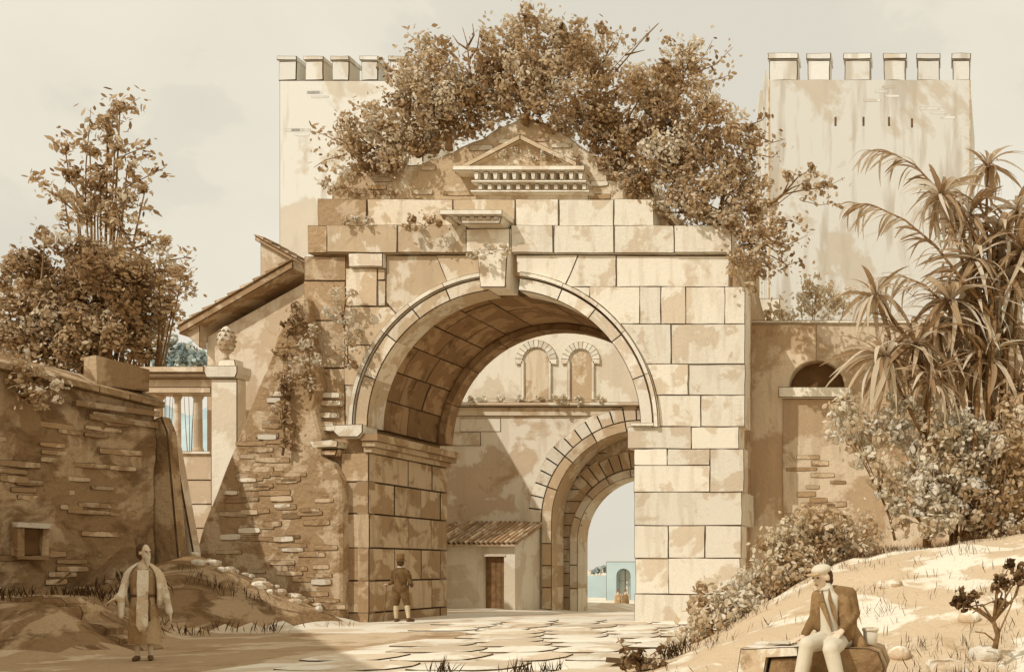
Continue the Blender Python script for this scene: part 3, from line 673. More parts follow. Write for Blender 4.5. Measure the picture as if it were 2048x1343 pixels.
house = empty('stucco_house', (X(500, HY), HY + 2, 0), 'stuccoed house with a slanting tiled roof behind the brick buttress', 'house')
MB().prism(pxpoly([(413, 672), (640, 546), (640, 1180), (413, 1180)], HY), HY, HY + 5, .03, back=True).build('wall', [M_HOUSE, INK], house)
MB().prism(pxpoly([(520, 482), (640, 546), (640, 620), (520, 620)], HY + .9), HY + .9, HY + 1.3, .03, back=True).build('upper_wall', [M_HOUSE, INK], house)
def roof_slab(p0, p1, y0, y1, th, n, parent, HY=HY):
    (a0, b0), (a1, b1) = p0, p1
    MB().prism(pxpoly([(a0, b0), (a1, b1), (a1, b1 + th), (a0, b0 + th)], HY), y0, y1, .02, back=True).build('roof', [M_TILE, INK], parent)
    a = Vector((X(a0, HY), Z(b0, HY))); c = Vector((X(a1, HY), Z(b1, HY))); d = (c - a)
    nn = Vector((-d.y, d.x)).normalized()
    if nn.y < 0: nn = -nn
    for i in range(n):
        q0 = a + d * (i / n); q1 = a + d * ((i + 1.08) / n)
        lo, hi = (q0, q1) if q0.y < q1.y else (q1, q0)
        MB().prism([(lo.x, lo.y), (hi.x, hi.y), (hi.x + nn.x * .03, hi.y + nn.y * .03), (lo.x + nn.x * .11, lo.y + nn.y * .11)], y0 - .05, y1, .012, back=True).build('roof_tile', [M_TILE, INK], parent)
roof_slab((382, 660), (606, 530), HY - .5, HY + 5.2, 15, 9, house)
roof_slab((516, 474), (616, 530), HY + .75, HY + 1.5, 9, 6, house, HY + .9)
MB().prism(pxpoly([(384, 668), (416, 652), (416, 700), (404, 688)], HY), HY - .35, HY - .05, .015, back=True).build('eave_bracket', [M_HOUSE, INK], house)

# ------------------------------------------------------------------ far walls and gate seen through the arch
LW = 38.5
fw = empty('far_gate_wall', (X(1080, LW), LW, 0), 'far city wall with a brick gate arch, seen through the ruined gateway', 'wall')
c2x, o_r, o_s = 1285, 182, 1042
arc = [(c2x + o_r * math.cos(t), o_s - o_r * math.sin(t)) for t in np.linspace(0, math.pi, 25)]
poly = [(800, 1300), (800, 812), (1560, 812), (1560, 1300), (c2x + o_r, 1300)] + arc + [(c2x - o_r, 1300)]
MB().prism(pxpoly(poly, LW), LW, LW + 1.1, .03, 0, 0, back=True).build('wall', [M_FARW], fw)
MB().prism(pxpoly([(800, 806), (1560, 806), (1560, 813), (800, 813)], LW), LW - .3, LW + 1.1, .02, back=True).build('cornice', [M_FARW, INK], fw)
MB().prism(pxpoly([(800, 814), (1560, 814), (1560, 832), (800, 832)], LW), LW - .1, LW + .3, .02).build('cornice', [M_FARB, INK], fw)
for r in range(836, 1212, 28):
    for x0 in range(880 + (r // 28 % 2) * 40, 1280, 84):
        if random.random() < .72: continue
        if math.hypot(x0 + 40 - c2x, min(0, r + 10 - o_s)) < 290 or (r > 1030 and x0 > 1000): continue
        MB().prism(rectp(x0, r, x0 + 82, r + 27, LW, 1), LW - random.uniform(.015, .05), LW + .1, .018).build('block', [M_FARW if r < 920 else M_FARB, INK], fw)
def ring(parent, name, cx, cy, r0, r1, Yf, depth, a0, a1, n, mat, gap=.006):
    q = Yf / F
    mp = lambda u, v, wd: (X(cx, Yf) + v * q * math.cos(u), Yf + wd, Z(cy, Yf) + v * q * math.sin(u))
    for i in range(n):
        t0, t1 = rad(lerp(a0, a1, i / n)), rad(lerp(a0, a1, (i + 1) / n))
        rr_ = r1 + random.uniform(-5, 5) if name == 'voussoir' else r1
        MB().panel(mp, t1, t0, r0, rr_, depth, gap, .8, .025, nu=2 if n > 8 else 6).build(name, [mat, INK], parent)
def jamb(parent, name, x0, x1, y0, y1, Yf, depth, n, mat):
    for i in range(n):
        MB().prism(rectp(x0, lerp(y0, y1, i / n), x1, lerp(y0, y1, (i + 1) / n), Yf, 1), Yf, Yf + depth, .02).build(name, [mat, INK], parent)
ring(fw, 'voussoir', c2x, o_s, 203, 230, LW - .13, .5, 80, 180, 15, M_FARW)
ring(fw, 'arch_moulding', c2x, o_s, 182, 202, LW - .16, 1.2, 60, 180, 6, M_FARB)
jamb(fw, 'jamb_block', 1083, 1103, o_s, 1262, LW - .16, 1.2, 5, M_FARB)
IY = 39.75; i_r, i_s = 130, 1082
arc = [(c2x + i_r * math.cos(t), i_s - i_r * math.sin(t)) for t in np.linspace(0, math.pi, 25)]
poly = [(1060, 1300), (1060, 840), (1510, 840), (1510, 1300), (c2x + i_r, 1300)] + arc + [(c2x - i_r, 1300)]
MB().prism(pxpoly(poly, IY), IY, IY + .9, .03, 0, 0, back=True).build('inner_wall', [M_FARB], fw)
ring(fw, 'voussoir', c2x, i_s, 147, 182, IY - .06, .4, 85, 140, 8, M_FARB)
ring(fw, 'arch_moulding', c2x, i_s, 130, 146, IY - .12, 1.1, 60, 180, 6, M_FARW)
jamb(fw, 'jamb_block', 1139, 1155, i_s, 1270, IY - .12, 1.1, 4, M_FARW)
for i, r in enumerate(range(905, 1210, 24)):
    MB().box(X(1104, IY), X(1138 if r > 1060 else 1160 + max(0, (1060 - r)) * .35, IY), IY - .012, IY + .05, Z(r + 1.6, IY), Z(r, IY)).build('joint_course', [INK], fw)
# upper wall with blind arched windows, set back
UY = 41.5
uw = empty('far_upper_wall', (X(1080, UY), UY, 0), 'pale far wall with two blind arched windows rising behind the gate wall', 'wall')
MB().prism(pxpoly([(780, 596), (1560, 596), (1560, 1250), (1480, 1250), (1480, 1080), (1430, 960), (1330, 905), (1240, 905), (1140, 960), (1090, 1080), (1090, 1250), (780, 1250)], UY), UY, UY + 1.2, .03, back=True).build('wall', [M_PALE, INK], uw)
for cx, hw in [(1074, 25), (1163, 22)]:
    wn = MB().prism(pxpoly([(cx - hw, 806)] + [(cx - hw * math.cos(t), 722 - hw * math.sin(t)) for t in np.linspace(0, math.pi, 11)] + [(cx + hw, 806)], UY), UY - .012, UY + .1, .03).build('blind_window', [M_FARB, INK], uw)
    wf = MB()
    for i in range(13):
        t0, t1 = lerp(-.15, math.pi + .15, i / 13), lerp(-.15, math.pi + .15, (i + 1) / 13)
        q = UY / F; mp = lambda u, v, wd: (X(cx, UY) + v * q * math.cos(u), UY - .10 + wd, Z(722, UY) + v * q * math.sin(u))
        MB().panel(mp, t1, t0, hw + 2, hw + 17, .15, .015, .6, .02).build('voussoir', [M_PALE, INK], uw)
    for s in (-1, 1):
        MB().prism(rectp(cx + s * (hw + 2) - 3, 722, cx + s * (hw + 2) + 3, 800, UY, 1), UY - .10, UY + .1, .015).build('window_jamb', [M_PALE, INK], uw)
# lean-to shed
SY = 36.2
shed = empty('lean_to_shed', (X(970, SY), SY + 1, 0), 'little plastered lean-to shed with a tiled roof and a dark door, beyond the arch', 'shed')
mb = MB(); zb = -.1; ze, zr = Z(1092, SY), Z(1048, LW - .3)
x0, x1 = X(840, SY), X(1030, SY); yb = LW - .02
dx0, dx1, dzt = X(967, SY), X(1008, SY), Z(1112, SY)
mb.add([(x0, SY, zb), (dx0, SY, zb), (dx0, SY, ze), (x0, SY, ze)], [(0, 1, 2, 3)]); mb.add([(dx1, SY, zb), (x1, SY, zb), (x1, SY, ze), (dx1, SY, ze)], [(0, 1, 2, 3)])
mb.add([(dx0, SY, dzt), (dx1, SY, dzt), (dx1, SY, ze), (dx0, SY, ze)], [(0, 1, 2, 3)])
mb.add([(x1, SY, zb), (x1, yb, zb), (x1, yb, zr - .1), (x1, SY, ze)], [(0, 1, 2, 3)])
for a, c in ((dx0, 1), (dx1, -1)): mb.add([(a, SY, zb), (a, SY + .25, zb), (a, SY + .25, dzt), (a, SY, dzt)], [(0, 1, 2, 3)])
mb.add([(dx0, SY, dzt), (dx1, SY, dzt), (dx1, SY + .25, dzt), (dx0, SY + .25, dzt)], [(0, 1, 2, 3)])
mb.build('wall', [M_PALE], shed)
dr = MB().box(dx0, dx1, SY + .2, SY + .26, zb, dzt).build('door', [M_WOOD], shed)
for i in range(4):
    a = lerp(dx0, dx1, i / 4); MB().box(a + .008, a + (dx1 - dx0) / 4 - .008, SY + .175, SY + .21, zb + .05, dzt - .03).build('plank', [M_WOOD], dr)
MB().box(dx0 - .06, dx1 + .06, SY - .03, SY + .05, dzt, dzt + .07).build('lintel', [M_PALE], shed)
sl = MB(); y0, y1 = SY - .25, yb
sl.add([(x0, y0, ze + .0), (x1 + .12, y0, ze + .0), (x1 + .12, y1, zr), (x0, y1, zr), (x0, y0, ze + .07), (x1 + .12, y0, ze + .07), (x1 + .12, y1, zr + .07), (x0, y1, zr + .07)], [(0, 3, 2, 1), (4, 5, 6, 7), (0, 1, 5, 4), (1, 2, 6, 5), (2, 3, 7, 6), (3, 0, 4, 7)])
rf = sl.build('roof', [M_TILE], shed)
n = 20
for i in range(n):
    x = lerp(x0 + .1, x1 + .08, i / (n - 1)); mb = MB()
    for a, ya, za in ((0, y0 - .02, ze + .08), (1, y1, zr + .08)):
        for k in range(5):
            t = math.pi * k / 4; mb.v.append((x + .06 * math.cos(t), ya, za + .085 * math.sin(t)))
    mb.f = [(k, k + 1, k + 6, k + 5) for k in range(4)] + [(0, 1, 2, 3, 4)]; mb.m = [0] * 4 + [1]
    mb.build('tile_row', [M_TILE, INK], rf, smooth=False)
# distant blue buildings beyond the inner gate
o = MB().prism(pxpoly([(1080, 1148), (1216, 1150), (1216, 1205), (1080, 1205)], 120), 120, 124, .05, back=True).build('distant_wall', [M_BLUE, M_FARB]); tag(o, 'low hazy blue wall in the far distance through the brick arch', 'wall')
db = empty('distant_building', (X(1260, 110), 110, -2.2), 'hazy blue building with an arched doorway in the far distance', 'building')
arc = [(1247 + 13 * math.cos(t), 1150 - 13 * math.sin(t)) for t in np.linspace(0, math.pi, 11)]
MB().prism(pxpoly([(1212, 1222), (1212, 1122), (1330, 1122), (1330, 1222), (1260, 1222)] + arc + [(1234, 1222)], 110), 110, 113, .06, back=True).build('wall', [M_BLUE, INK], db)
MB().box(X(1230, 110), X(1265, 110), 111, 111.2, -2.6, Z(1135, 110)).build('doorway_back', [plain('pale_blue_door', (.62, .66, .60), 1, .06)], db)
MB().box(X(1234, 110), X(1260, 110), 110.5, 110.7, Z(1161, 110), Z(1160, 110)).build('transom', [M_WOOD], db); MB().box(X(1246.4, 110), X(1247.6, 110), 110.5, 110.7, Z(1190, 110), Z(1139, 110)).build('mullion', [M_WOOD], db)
for i, (a, c) in enumerate((((1185, 1216), (1213, 1192)), ((1196, 1216), (1218, 1193)))):
    pass

# ------------------------------------------------------------------ towers
TY = 50.0
lt = empty('left_tower', (X(700, TY), TY + 4, 0), 'pale battlemented tower behind the left side of the gateway', 'tower')
MB().prism(pxpoly([(558, 160), (846, 160), (846, 1200), (558, 1200)], TY), TY, TY + 3.2, .05, back=True).build('wall', [M_TOWER, INK], lt)
for a, c in [(557, 593), (610, 646), (664, 698), (722, 756), (780, 814)]:
    m_ = MB().prism(rectp(a, 122, c, 161, TY, 2), TY - .0, TY + .9, .04, back=True, jit=.02).build('merlon', [M_TOWER, INK], lt)
    MB().prism(rectp(a - 2, 113, c + 2, 122, TY, 2), TY - .08, TY + 1.0, .03, back=True, jit=.02).build('cap_stone', [M_TOWER, INK], m_)
rt = empty('right_tower', (X(1740, TY), TY + 4, 0), 'broad pale battlemented tower behind the palms on the right', 'tower')
fx0, fx1 = X(1538, TY), X(1940, TY); bx0 = X(1515, 55); zt = Z(160, TY)
mb = MB(); q = [(fx0, TY), (fx1, TY), (fx1 + .4, 57), (bx0, 55)]
mb.add([(a, c, -3) for a, c in q] + [(a, c, zt) for a, c in q], [(0, 1, 5, 4), (1, 2, 6, 5), (2, 3, 7, 6), (3, 0, 4, 7), (4, 5, 6, 7)])
mb.build('wall', [M_TOWER], rt)
for pt in q[:2] + q[3:]:
    MB().tube([(pt[0], pt[1], -3), (pt[0], pt[1], zt)], [.045, .045], 5).build('quoin_edge', [M_FARB], rt)
for a, c in [(1538, 1595), (1615, 1660), (1689, 1741), (1768, 1811), (1835, 1879), (1905, 1940)]:
    m_ = MB().prism(rectp(a, 120, c, 161, TY, 2), TY + .01, TY + .8, .04, back=True, jit=.02).build('merlon', [M_TOWER, INK], rt)
    MB().prism(rectp(a - 2, 107, c + 2, 119.5, TY, 2), TY - .07, TY + .9, .035, back=True, jit=.02).build('cap_stone', [M_TOWER, INK], m_)
for t0, t1 in ((.28, .5), (.72, .98)):
    p0 = Vector((lerp(fx0, bx0, t0), lerp(TY, 55, t0))); p1 = Vector((lerp(fx0, bx0, t1), lerp(TY, 55, t1)))
    mb = MB(); z1 = Z(112, TY)
    mb.add([(p0.x, p0.y, zt), (p1.x, p1.y, zt), (p1.x + .8, p1.y, zt), (p0.x + .8, p0.y, zt), (p0.x, p0.y, z1), (p1.x, p1.y, z1), (p1.x + .8, p1.y, z1), (p0.x + .8, p0.y, z1)], [(4, 5, 6, 7), (0, 1, 5, 4), (1, 2, 6, 5), (2, 3, 7, 6), (3, 0, 4, 7)])
    mb.build('merlon', [M_TOWER], rt)
for px, py in [(1671, 243), (1727, 243), (1778, 243), (1824, 246)]:
    MB().prism(rectp(px - 2, py - 9, px + 2, py + 9, TY, 1), TY - .02, TY + .05, .01).build('arrow_slit', [M_HOLE, INK], rt)

rnd1 = random.Random(31)
def tower_bricks(root, spots):
    for px, py, n, sx, sz in spots:
        for _ in range(n):
            p = Vector((X(px + rnd1.gauss(0, sx), TY), TY + .03, Z(py + round(rnd1.gauss(0, sz) / 9) * 9, TY)))
            place('brick', BRT, root, p, (0, 0, 0), (rnd1.uniform(1.2, 2.0), 1, rnd1.uniform(1.0, 1.4)))
tower_bricks(lt, [(620, 185, 3, 20, 8), (600, 260, 3, 14, 10)])
tower_bricks(rt, [(1740, 192, 4, 24, 8), (1880, 235, 3, 18, 12)])
# ------------------------------------------------------------------ right enclosure wall with lunette niche
RY = 28.5
rw = empty('enclosure_wall', (X(1750, RY), RY, 1.5), 'plastered enclosure wall with a half-round niche right of the gateway', 'wall')
hole = [(1576, 774)] + [(1632 - 56 * math.cos(t), 774 - 54 * math.sin(t)) for t in np.linspace(0.05, math.pi - .05, 15)] + [(1688, 774)]
outer = [(1440, 1200), (1440, 648), (2150, 648), (2150, 1200)]
# front face with the niche cut: left piece, right piece, above and below strips
poly = [(1440, 1200), (1440, 648), (1632, 648)] + [(1632 - 56 * math.sin(t), 774 - 54 * math.cos(t)) for t in np.linspace(0, math.pi / 2, 9)] + [(1576, 1200)]
MB().prism(pxpoly(poly, RY), RY, RY + 1.0, .02, 0, 0, back=True).build('wall', [M_RWALL], rw)
poly = [(2150, 1200), (2150, 648), (1632.5, 648)] + [(1632.5 + 56 * math.sin(t), 774 - 54 * math.cos(t)) for t in np.linspace(0, math.pi / 2, 9)] + [(1688, 1200)]
MB().prism(pxpoly(poly, RY), RY, RY + 1.0, .02, 0, 0, back=True).build('wall', [M_RWALL], rw)
MB().prism(pxpoly([(1572, 700), (1692, 700), (1692, 780), (1572, 780)], RY), RY + .45, RY + .9, .02, 0, 0).build('niche_back', [M_HOLE], rw)
MB().prism(pxpoly([(1566, 798), (2150, 798), (2150, 1200), (1566, 1200)], RY), RY - .06, RY + .5, .02, 0, 0, back=True).build('panel', [M_RWALL], rw)
MB().prism(pxpoly([(1560, 776), (1704, 776), (1704, 797), (1560, 797)], RY), RY - .25, RY + .5, .02, back=True).build('ledge', [M_PALE, INK], rw)
MB().prism(pxpoly([(1440, 641), (2150, 641), (2150, 648), (1440, 648)], RY), RY - .08, RY + 1.08, .02, back=True).build('coping', [M_PALE, INK], rw)
for px, py, n, sx, sz in [(1620, 950, 9, .35, .3), (1650, 1000, 11, .5, .25), (1690, 1020, 8, .4, .2), (1610, 1030, 6, .4, .2)]:
    brick_patch(rw, (X(px, RY), RY - .05, Z(py, RY)), (1, 0, 0), n, (sx, sz), rnd, pale=.05, inside=lambda p: X(1585, RY) < p.x < X(1678, RY))

# ------------------------------------------------------------------ foliage
LEAF_SHAPE = np.array([(0, 0), (0, -1.0), (.48, -.45), (.56, .12), (0, 1.0), (-.56, .12), (-.48, -.45)])
def leaf_mesh(name, C, Nn, size, tone, mat, elong=1.0, shape=LEAF_SHAPE, up=None):
    """one mesh of many leaves: centres C, normals Nn, sizes and tones"""
    n = len(C); K = len(shape)
    r = RNG.normal(size=(n, 3)) if up is None else up + RNG.normal(scale=.45, size=(n, 3))
    Nn = Nn / (np.linalg.norm(Nn, axis=1, keepdims=True) + 1e-9)
    T = r - (r * Nn).sum(1, keepdims=True) * Nn; T /= (np.linalg.norm(T, axis=1, keepdims=True) + 1e-9)
    Bn = np.cross(Nn, T)
    sh = shape.copy()
    V = C[:, None, :] + size[:, None, None] * (Bn[:, None, :] * sh[None, :, 0:1] + T[:, None, :] * sh[None, :, 1:2] * elong)
    V[:, 0, :] += Nn * (size * .18)[:, None]
    V = V.reshape(-1, 3)
    tri = np.array([(0, k, k + 1 if k < K - 1 else 1) for k in range(1, K)])
    Fc = (tri[None] + (np.arange(n) * K)[:, None, None]).reshape(-1, 3)
    me = bpy.data.meshes.new(name); me.vertices.add(len(V)); me.vertices.foreach_set('co', V.astype(np.float32).ravel())
    me.loops.add(Fc.size); me.loops.foreach_set('vertex_index', Fc.astype(np.int32).ravel())
    me.polygons.add(len(Fc)); me.polygons.foreach_set('loop_start', np.arange(0, Fc.size, 3, dtype=np.int32)); me.polygons.foreach_set('loop_total', np.full(len(Fc), 3, dtype=np.int32))
    me.materials.append(mat)
    a = me.attributes.new('tone', 'FLOAT', 'POINT'); a.data.foreach_set('value', np.repeat(np.clip(tone, 0, 1), K).astype(np.float32))
    rimv = np.ones(K); rimv[0] = 0
    a = me.attributes.new('rim', 'FLOAT', 'POINT'); a.data.foreach_set('value', np.tile(rimv, n).astype(np.float32))
    me.update(calc_edges=True); me.validate(); return me
def clump_leaves(clumps, dens, ls, jitter=.35, tone0=.5):
    """leaves over the lumpy surface of clumps (centre, radius)"""
    Cs, Ns, Ss, Ts = [], [], [], []
    for c, r in clumps:
        sub = max(5, int(8 * (r / .45)))
        tb = tone0 + .14 + RNG.normal(scale=.16)
        for _ in range(sub):      # secondary lobes make the scalloped outline
            d = RNG.normal(size=3); d /= np.linalg.norm(d); rs = r * RNG.uniform(.30, .52); c2 = np.array(c) + d * r * RNG.uniform(.45, .92)
            n = max(14, int(dens * 1.9 * rs * rs * 12))
            dd = RNG.normal(size=(n, 3)); dd /= np.linalg.norm(dd, axis=1, keepdims=True)
            rr_ = rs * (RNG.uniform(.55, 1.0, size=n) ** .5)
            Cs.append(c2 + dd * rr_[:, None]); Ns.append(dd + RNG.normal(scale=jitter, size=(n, 3)))
            Ss.append(ls * RNG.choice([.5, .75, 1.0, 1.25], size=n) * RNG.uniform(.8, 1.2, size=n)); Ts.append(tb + RNG.normal(scale=.17) + RNG.normal(scale=.08, size=n))
        n = max(6, int(dens * r * r * 3.2))     # stray leaves standing out from the clump
        dd = RNG.normal(size=(n, 3)); dd /= np.linalg.norm(dd, axis=1, keepdims=True); rr_ = r * RNG.uniform(.95, 1.45, size=n)
        Cs.append(np.array(c) + dd * rr_[:, None]); Ns.append(RNG.normal(size=(n, 3)) + np.array([-.3, -1.0, .4])); Ss.append(ls * RNG.uniform(.6, 1.15, size=n)); Ts.append(tb + RNG.normal(scale=.15, size=n))
    return np.concatenate(Cs), np.concatenate(Ns), np.concatenate(Ss), np.concatenate(Ts)
def spray_leaves(path, n, spread, ls, tone=.4):
    p = np.array([tuple(q) for q in path]); t = RNG.uniform(0.1, 1, size=n) * (len(p) - 1); i = np.minimum(t.astype(int), len(p) - 2); fr = (t - i)[:, None]
    C = p[i] * (1 - fr) + p[i + 1] * fr + RNG.normal(scale=spread, size=(n, 3))
    return C, RNG.normal(size=(n, 3)) + np.array([-.3, -1.2, .4]), ls * RNG.uniform(.6, 1.2, size=n), tone + RNG.normal(scale=.2, size=n)
def plant(name, label, cat, Y, clumps, base, dens=34, ls=.070, mat=None, sprays=(), tone0=.5, depth=.8, trunk=.08, group=None, ydir=0.0, bare=(), crown='crown', stem='trunk', elong=1.0):
    """shrub or tree: clumps and sprays given where they stand in the view at depth Y; base is the foot (px, py[, Y])"""
    by = base[2] if len(base) > 2 else Y
    b = P(base[0], base[1], by)
    root = empty(name, b, label, cat, group)
    cl = []
    for px, py, r in clumps:
        yy = Y + RNG.uniform(-depth, depth) * min(1, r * Y / F)
        cl.append((P(px, py, yy), r * Y / F))
    parts = []
    if cl: parts.append(clump_leaves(cl, dens, ls, tone0=tone0))
    st = MB()
    for s in sprays:
        pts = s[0]; path = [P(q[0], q[1], Y + (k * .1)) for k, q in enumerate(pts)]
        parts.append(spray_leaves(path, s[1], s[2] * Y / F, ls * (s[3] if len(s) > 3 else 1.15), tone0 - .08))
        st.tube(path, [max(.006, trunk * .22 * (1 - k / len(path))) for k in range(len(path))], 4)
    C, Nn, S, T = [np.concatenate([p[i] for p in parts]) for i in range(4)]
    me = leaf_mesh(name + '_' + crown, C, Nn, S, T, mat or L_BUSH, elong=elong)
    place(crown, me, root)
    mid = Vector((0, 0, 0))
    if cl:
        for c, r in cl: mid += c
        mid /= len(cl); fork = b.lerp(mid, .45)
        st.tube([b, b.lerp(fork, .5) + Vector((.04, .02, 0)), fork], [trunk, trunk * .85, trunk * .7], 7)
        for c, r in cl:
            k = fork.lerp(c, .5) + Vector((RNG.uniform(-.1, .1), RNG.uniform(-.1, .1), RNG.uniform(0, .12)))
            st.tube([fork, k, c], [trunk * .5, trunk * .33, trunk * .12], 5)
    for pts in bare:
        path = [P(q[0], q[1], Y) for q in pts]
        st.tube(path, [max(.008, trunk * .4 * (1 - .8 * k / max(1, len(path) - 1))) for k in range(len(path))], 5)
    if st.v: st.build(stem, [M_BARK], root, smooth=True)
    return root

G = 'bushes growing on top of the gateway'
plant('bush', 'low bush spilling over the left shoulder of the gateway attic', 'bush', 27.0, [(715, 270, 42), (762, 292, 44), (690, 300, 30), (742, 240, 38), (800, 262, 42), (845, 232, 40), (800, 310, 38), (730, 315, 32), (845, 290, 36), (690, 335, 24), (770, 330, 30), (870, 255, 34)], (780, 345), sprays=[([(690, 290), (650, 270), (625, 262)], 26, 14), ([(690, 310), (650, 320), (628, 335)], 26, 12), ([(740, 240), (720, 215), (705, 205)], 18, 10)], group=G)
plant('bush', 'round dense bush left of the bare twigs on top of the gateway', 'bush', 26.95, [(860, 152, 52), (822, 192, 44), (882, 118, 42), (905, 182, 46), (800, 150, 30), (855, 100, 26), (942, 175, 40), (860, 215, 42), (905, 230, 40), (800, 215, 36), (950, 215, 38), (835, 130, 34), (960, 240, 32), (890, 262, 34), (930, 250, 30), (840, 275, 32)], (900, 300), sprays=[([(870, 120), (840, 90), (815, 65)], 30, 12), ([(890, 110), (880, 85), (885, 72)], 14, 12), ([(800, 150), (775, 135), (765, 120)], 14, 9)], tone0=.46, group=G)
plant('bush', 'tall leafy shrub at the very top of the gateway above the pediment', 'bush', 27.0, [(1012, 66, 36), (1050, 46, 34), (990, 122, 46), (1040, 140, 56), (1098, 112, 50), (1082, 178, 54), (1112, 62, 34), (1150, 102, 38), (1000, 182, 38), (960, 150, 30), (1055, 85, 34), (1130, 150, 44), (1035, 195, 42), (1110, 215, 40), (1150, 195, 44), (985, 215, 34), (1075, 40, 30), (1140, 70, 36), (985, 80, 28), (1000, 212, 30), (1060, 215, 26), (1130, 235, 32)], (1050, 250), tone0=.43, group=G, bare=[[(945, 190), (938, 130), (935, 90), (925, 55)], [(938, 120), (955, 95), (960, 60)], [(937, 100), (915, 85), (905, 70)], [(936, 92), (948, 70), (945, 48)]])
plant('bush', 'upright shrub with a broken bare branch right of the tallest shrub', 'bush', 28.0, [(1192, 60, 28), (1180, 102, 36), (1208, 128, 32), (1225, 85, 24), (1170, 140, 32), (1165, 85, 26), (1200, 165, 34)], (1182, 220), sprays=[([(1200, 130), (1235, 90), (1245, 60)], 16, 10), ([(1180, 190), (1215, 150), (1250, 110), (1315, 48)], 26, 7, 1.3)], tone0=.45, group=G, bare=[[(1178, 230), (1200, 160), (1215, 100)], [(1180, 210), (1225, 150), (1280, 85), (1318, 46)], [(1250, 110), (1290, 100)]])
plant('bush', 'dark bush over the right slope of the pediment', 'bush', 27.1, [(1270, 172, 46), (1222, 212, 48), (1300, 220, 52), (1252, 262, 48), (1330, 178, 40), (1182, 228, 40), (1215, 250, 40), (1290, 180, 40), (1160, 250, 34), (1200, 285, 32), (1310, 270, 44), (1260, 300, 38), (1235, 330, 34), (1180, 275, 32), (1210, 310, 30), (1270, 345, 32)], (1245, 330), tone0=.42, group=G)
plant('bush', 'feathery shrub standing out right of the broken branch', 'bush', 28.8, [(1340, 112, 30), (1368, 145, 38), (1390, 105, 24), (1335, 150, 34), (1365, 110, 28), (1400, 165, 30), (1360, 185, 38)], (1350, 230), sprays=[([(1380, 140), (1410, 110), (1425, 80)], 28, 13, 1.3), ([(1380, 150), (1430, 130), (1465, 95)], 34, 14, 1.3), ([(1385, 165), (1430, 160), (1460, 150)], 26, 11, 1.3), ([(1385, 200), (1420, 210), (1445, 200)], 22, 10, 1.2)], tone0=.5, group=G)
plant('bush', 'broad bush in the middle of the right shoulder of the gateway', 'bush', 26.95, [(1372, 292, 52), (1322, 302, 48), (1292, 342, 44), (1412, 252, 40), (1352, 352, 50), (1402, 332, 52), (1440, 292, 42), (1265, 350, 34), (1340, 250, 46), (1390, 220, 40), (1250, 375, 30), (1285, 385, 32), (1430, 225, 32), (1470, 240, 26)], (1340, 396), tone0=.48, group=G)
plant('bush', 'heavy bush covering the right corner of the attic', 'bush', 27.0, [(1472, 282, 38), (1502, 272, 34), (1442, 382, 52), (1382, 402, 48), (1332, 392, 38), (1492, 352, 48), (1522, 392, 38), (1452, 432, 42), (1402, 442, 34), (1310, 425, 26), (1495, 420, 40)], (1440, 455), sprays=[([(1510, 270), (1545, 285), (1570, 278)], 22, 10), ([(1500, 250), (1525, 240), (1535, 225)], 14, 9), ([(1520, 310), (1545, 315), (1560, 300)], 16, 10)], tone0=.44, group=G)
plant('bush', 'hanging bush drooping from the right corner of the gateway', 'bush', 25.95, [(1502, 452, 40), (1522, 502, 44), (1492, 542, 38), (1545, 462, 34), (1512, 568, 24), (1475, 500, 28), (1555, 505, 28), (1470, 460, 30)], (1500, 480, 27), sprays=[([(1540, 480), (1575, 490), (1615, 470)], 26, 11), ([(1540, 510), (1575, 530), (1605, 520)], 24, 11), ([(1540, 450), (1580, 440), (1600, 450)], 20, 11)], tone0=.46, depth=.2, group=G)
plant('bush', 'small twig of leaves reaching out to the right from the gateway bushes', 'bush', 26.6, [(1580, 348, 17), (1622, 338, 16), (1612, 365, 16), (1648, 375, 14)], (1525, 415), sprays=[([(1600, 380), (1650, 375), (1690, 355)], 24, 9, 1.2), ([(1600, 400), (1640, 410), (1670, 405)], 20, 9, 1.2)], tone0=.55, group=G, trunk=.05, bare=[[(1520, 418), (1555, 408), (1585, 385), (1610, 360)]])
# small plants in the masonry joints
for lab, Y, cl, base, mt in [
    ('tuft of weeds left on the string course under the attic', 26.4, [(712, 440, 9), (735, 442, 10), (690, 444, 8)], (712, 452), L_PALE),
    ('two round weed tufts left of the small bracket cornice', 26.15, [(828, 446, 15), (855, 438, 14), (885, 442, 16), (815, 455, 9)], (850, 456), L_BUSH),
    ('weeds growing over the keystone of the great arch', 26.1, [(960, 506, 13), (985, 498, 14), (1010, 502, 13), (945, 515, 9)], (985, 508), L_PALE),
    ('row of weeds along the foot of the small pediment', 26.85, [(1010, 312, 12), (1035, 306, 13), (1062, 314, 12), (1090, 310, 13), (1118, 316, 11), (1148, 318, 12)], (1075, 330), L_PALE),
    ('weeds on the upper left edge of the attic block', 27.0, [(665, 376, 14), (690, 382, 12), (720, 384, 11), (650, 362, 12), (750, 386, 10), (780, 388, 10)], (710, 396), L_BUSH)]:
    plant('weed_tuft', lab, 'weed', Y, cl, base, dens=70, ls=.05, mat=mt, trunk=.015, group='weeds in the joints of the gateway', stem='stem', crown='foliage')
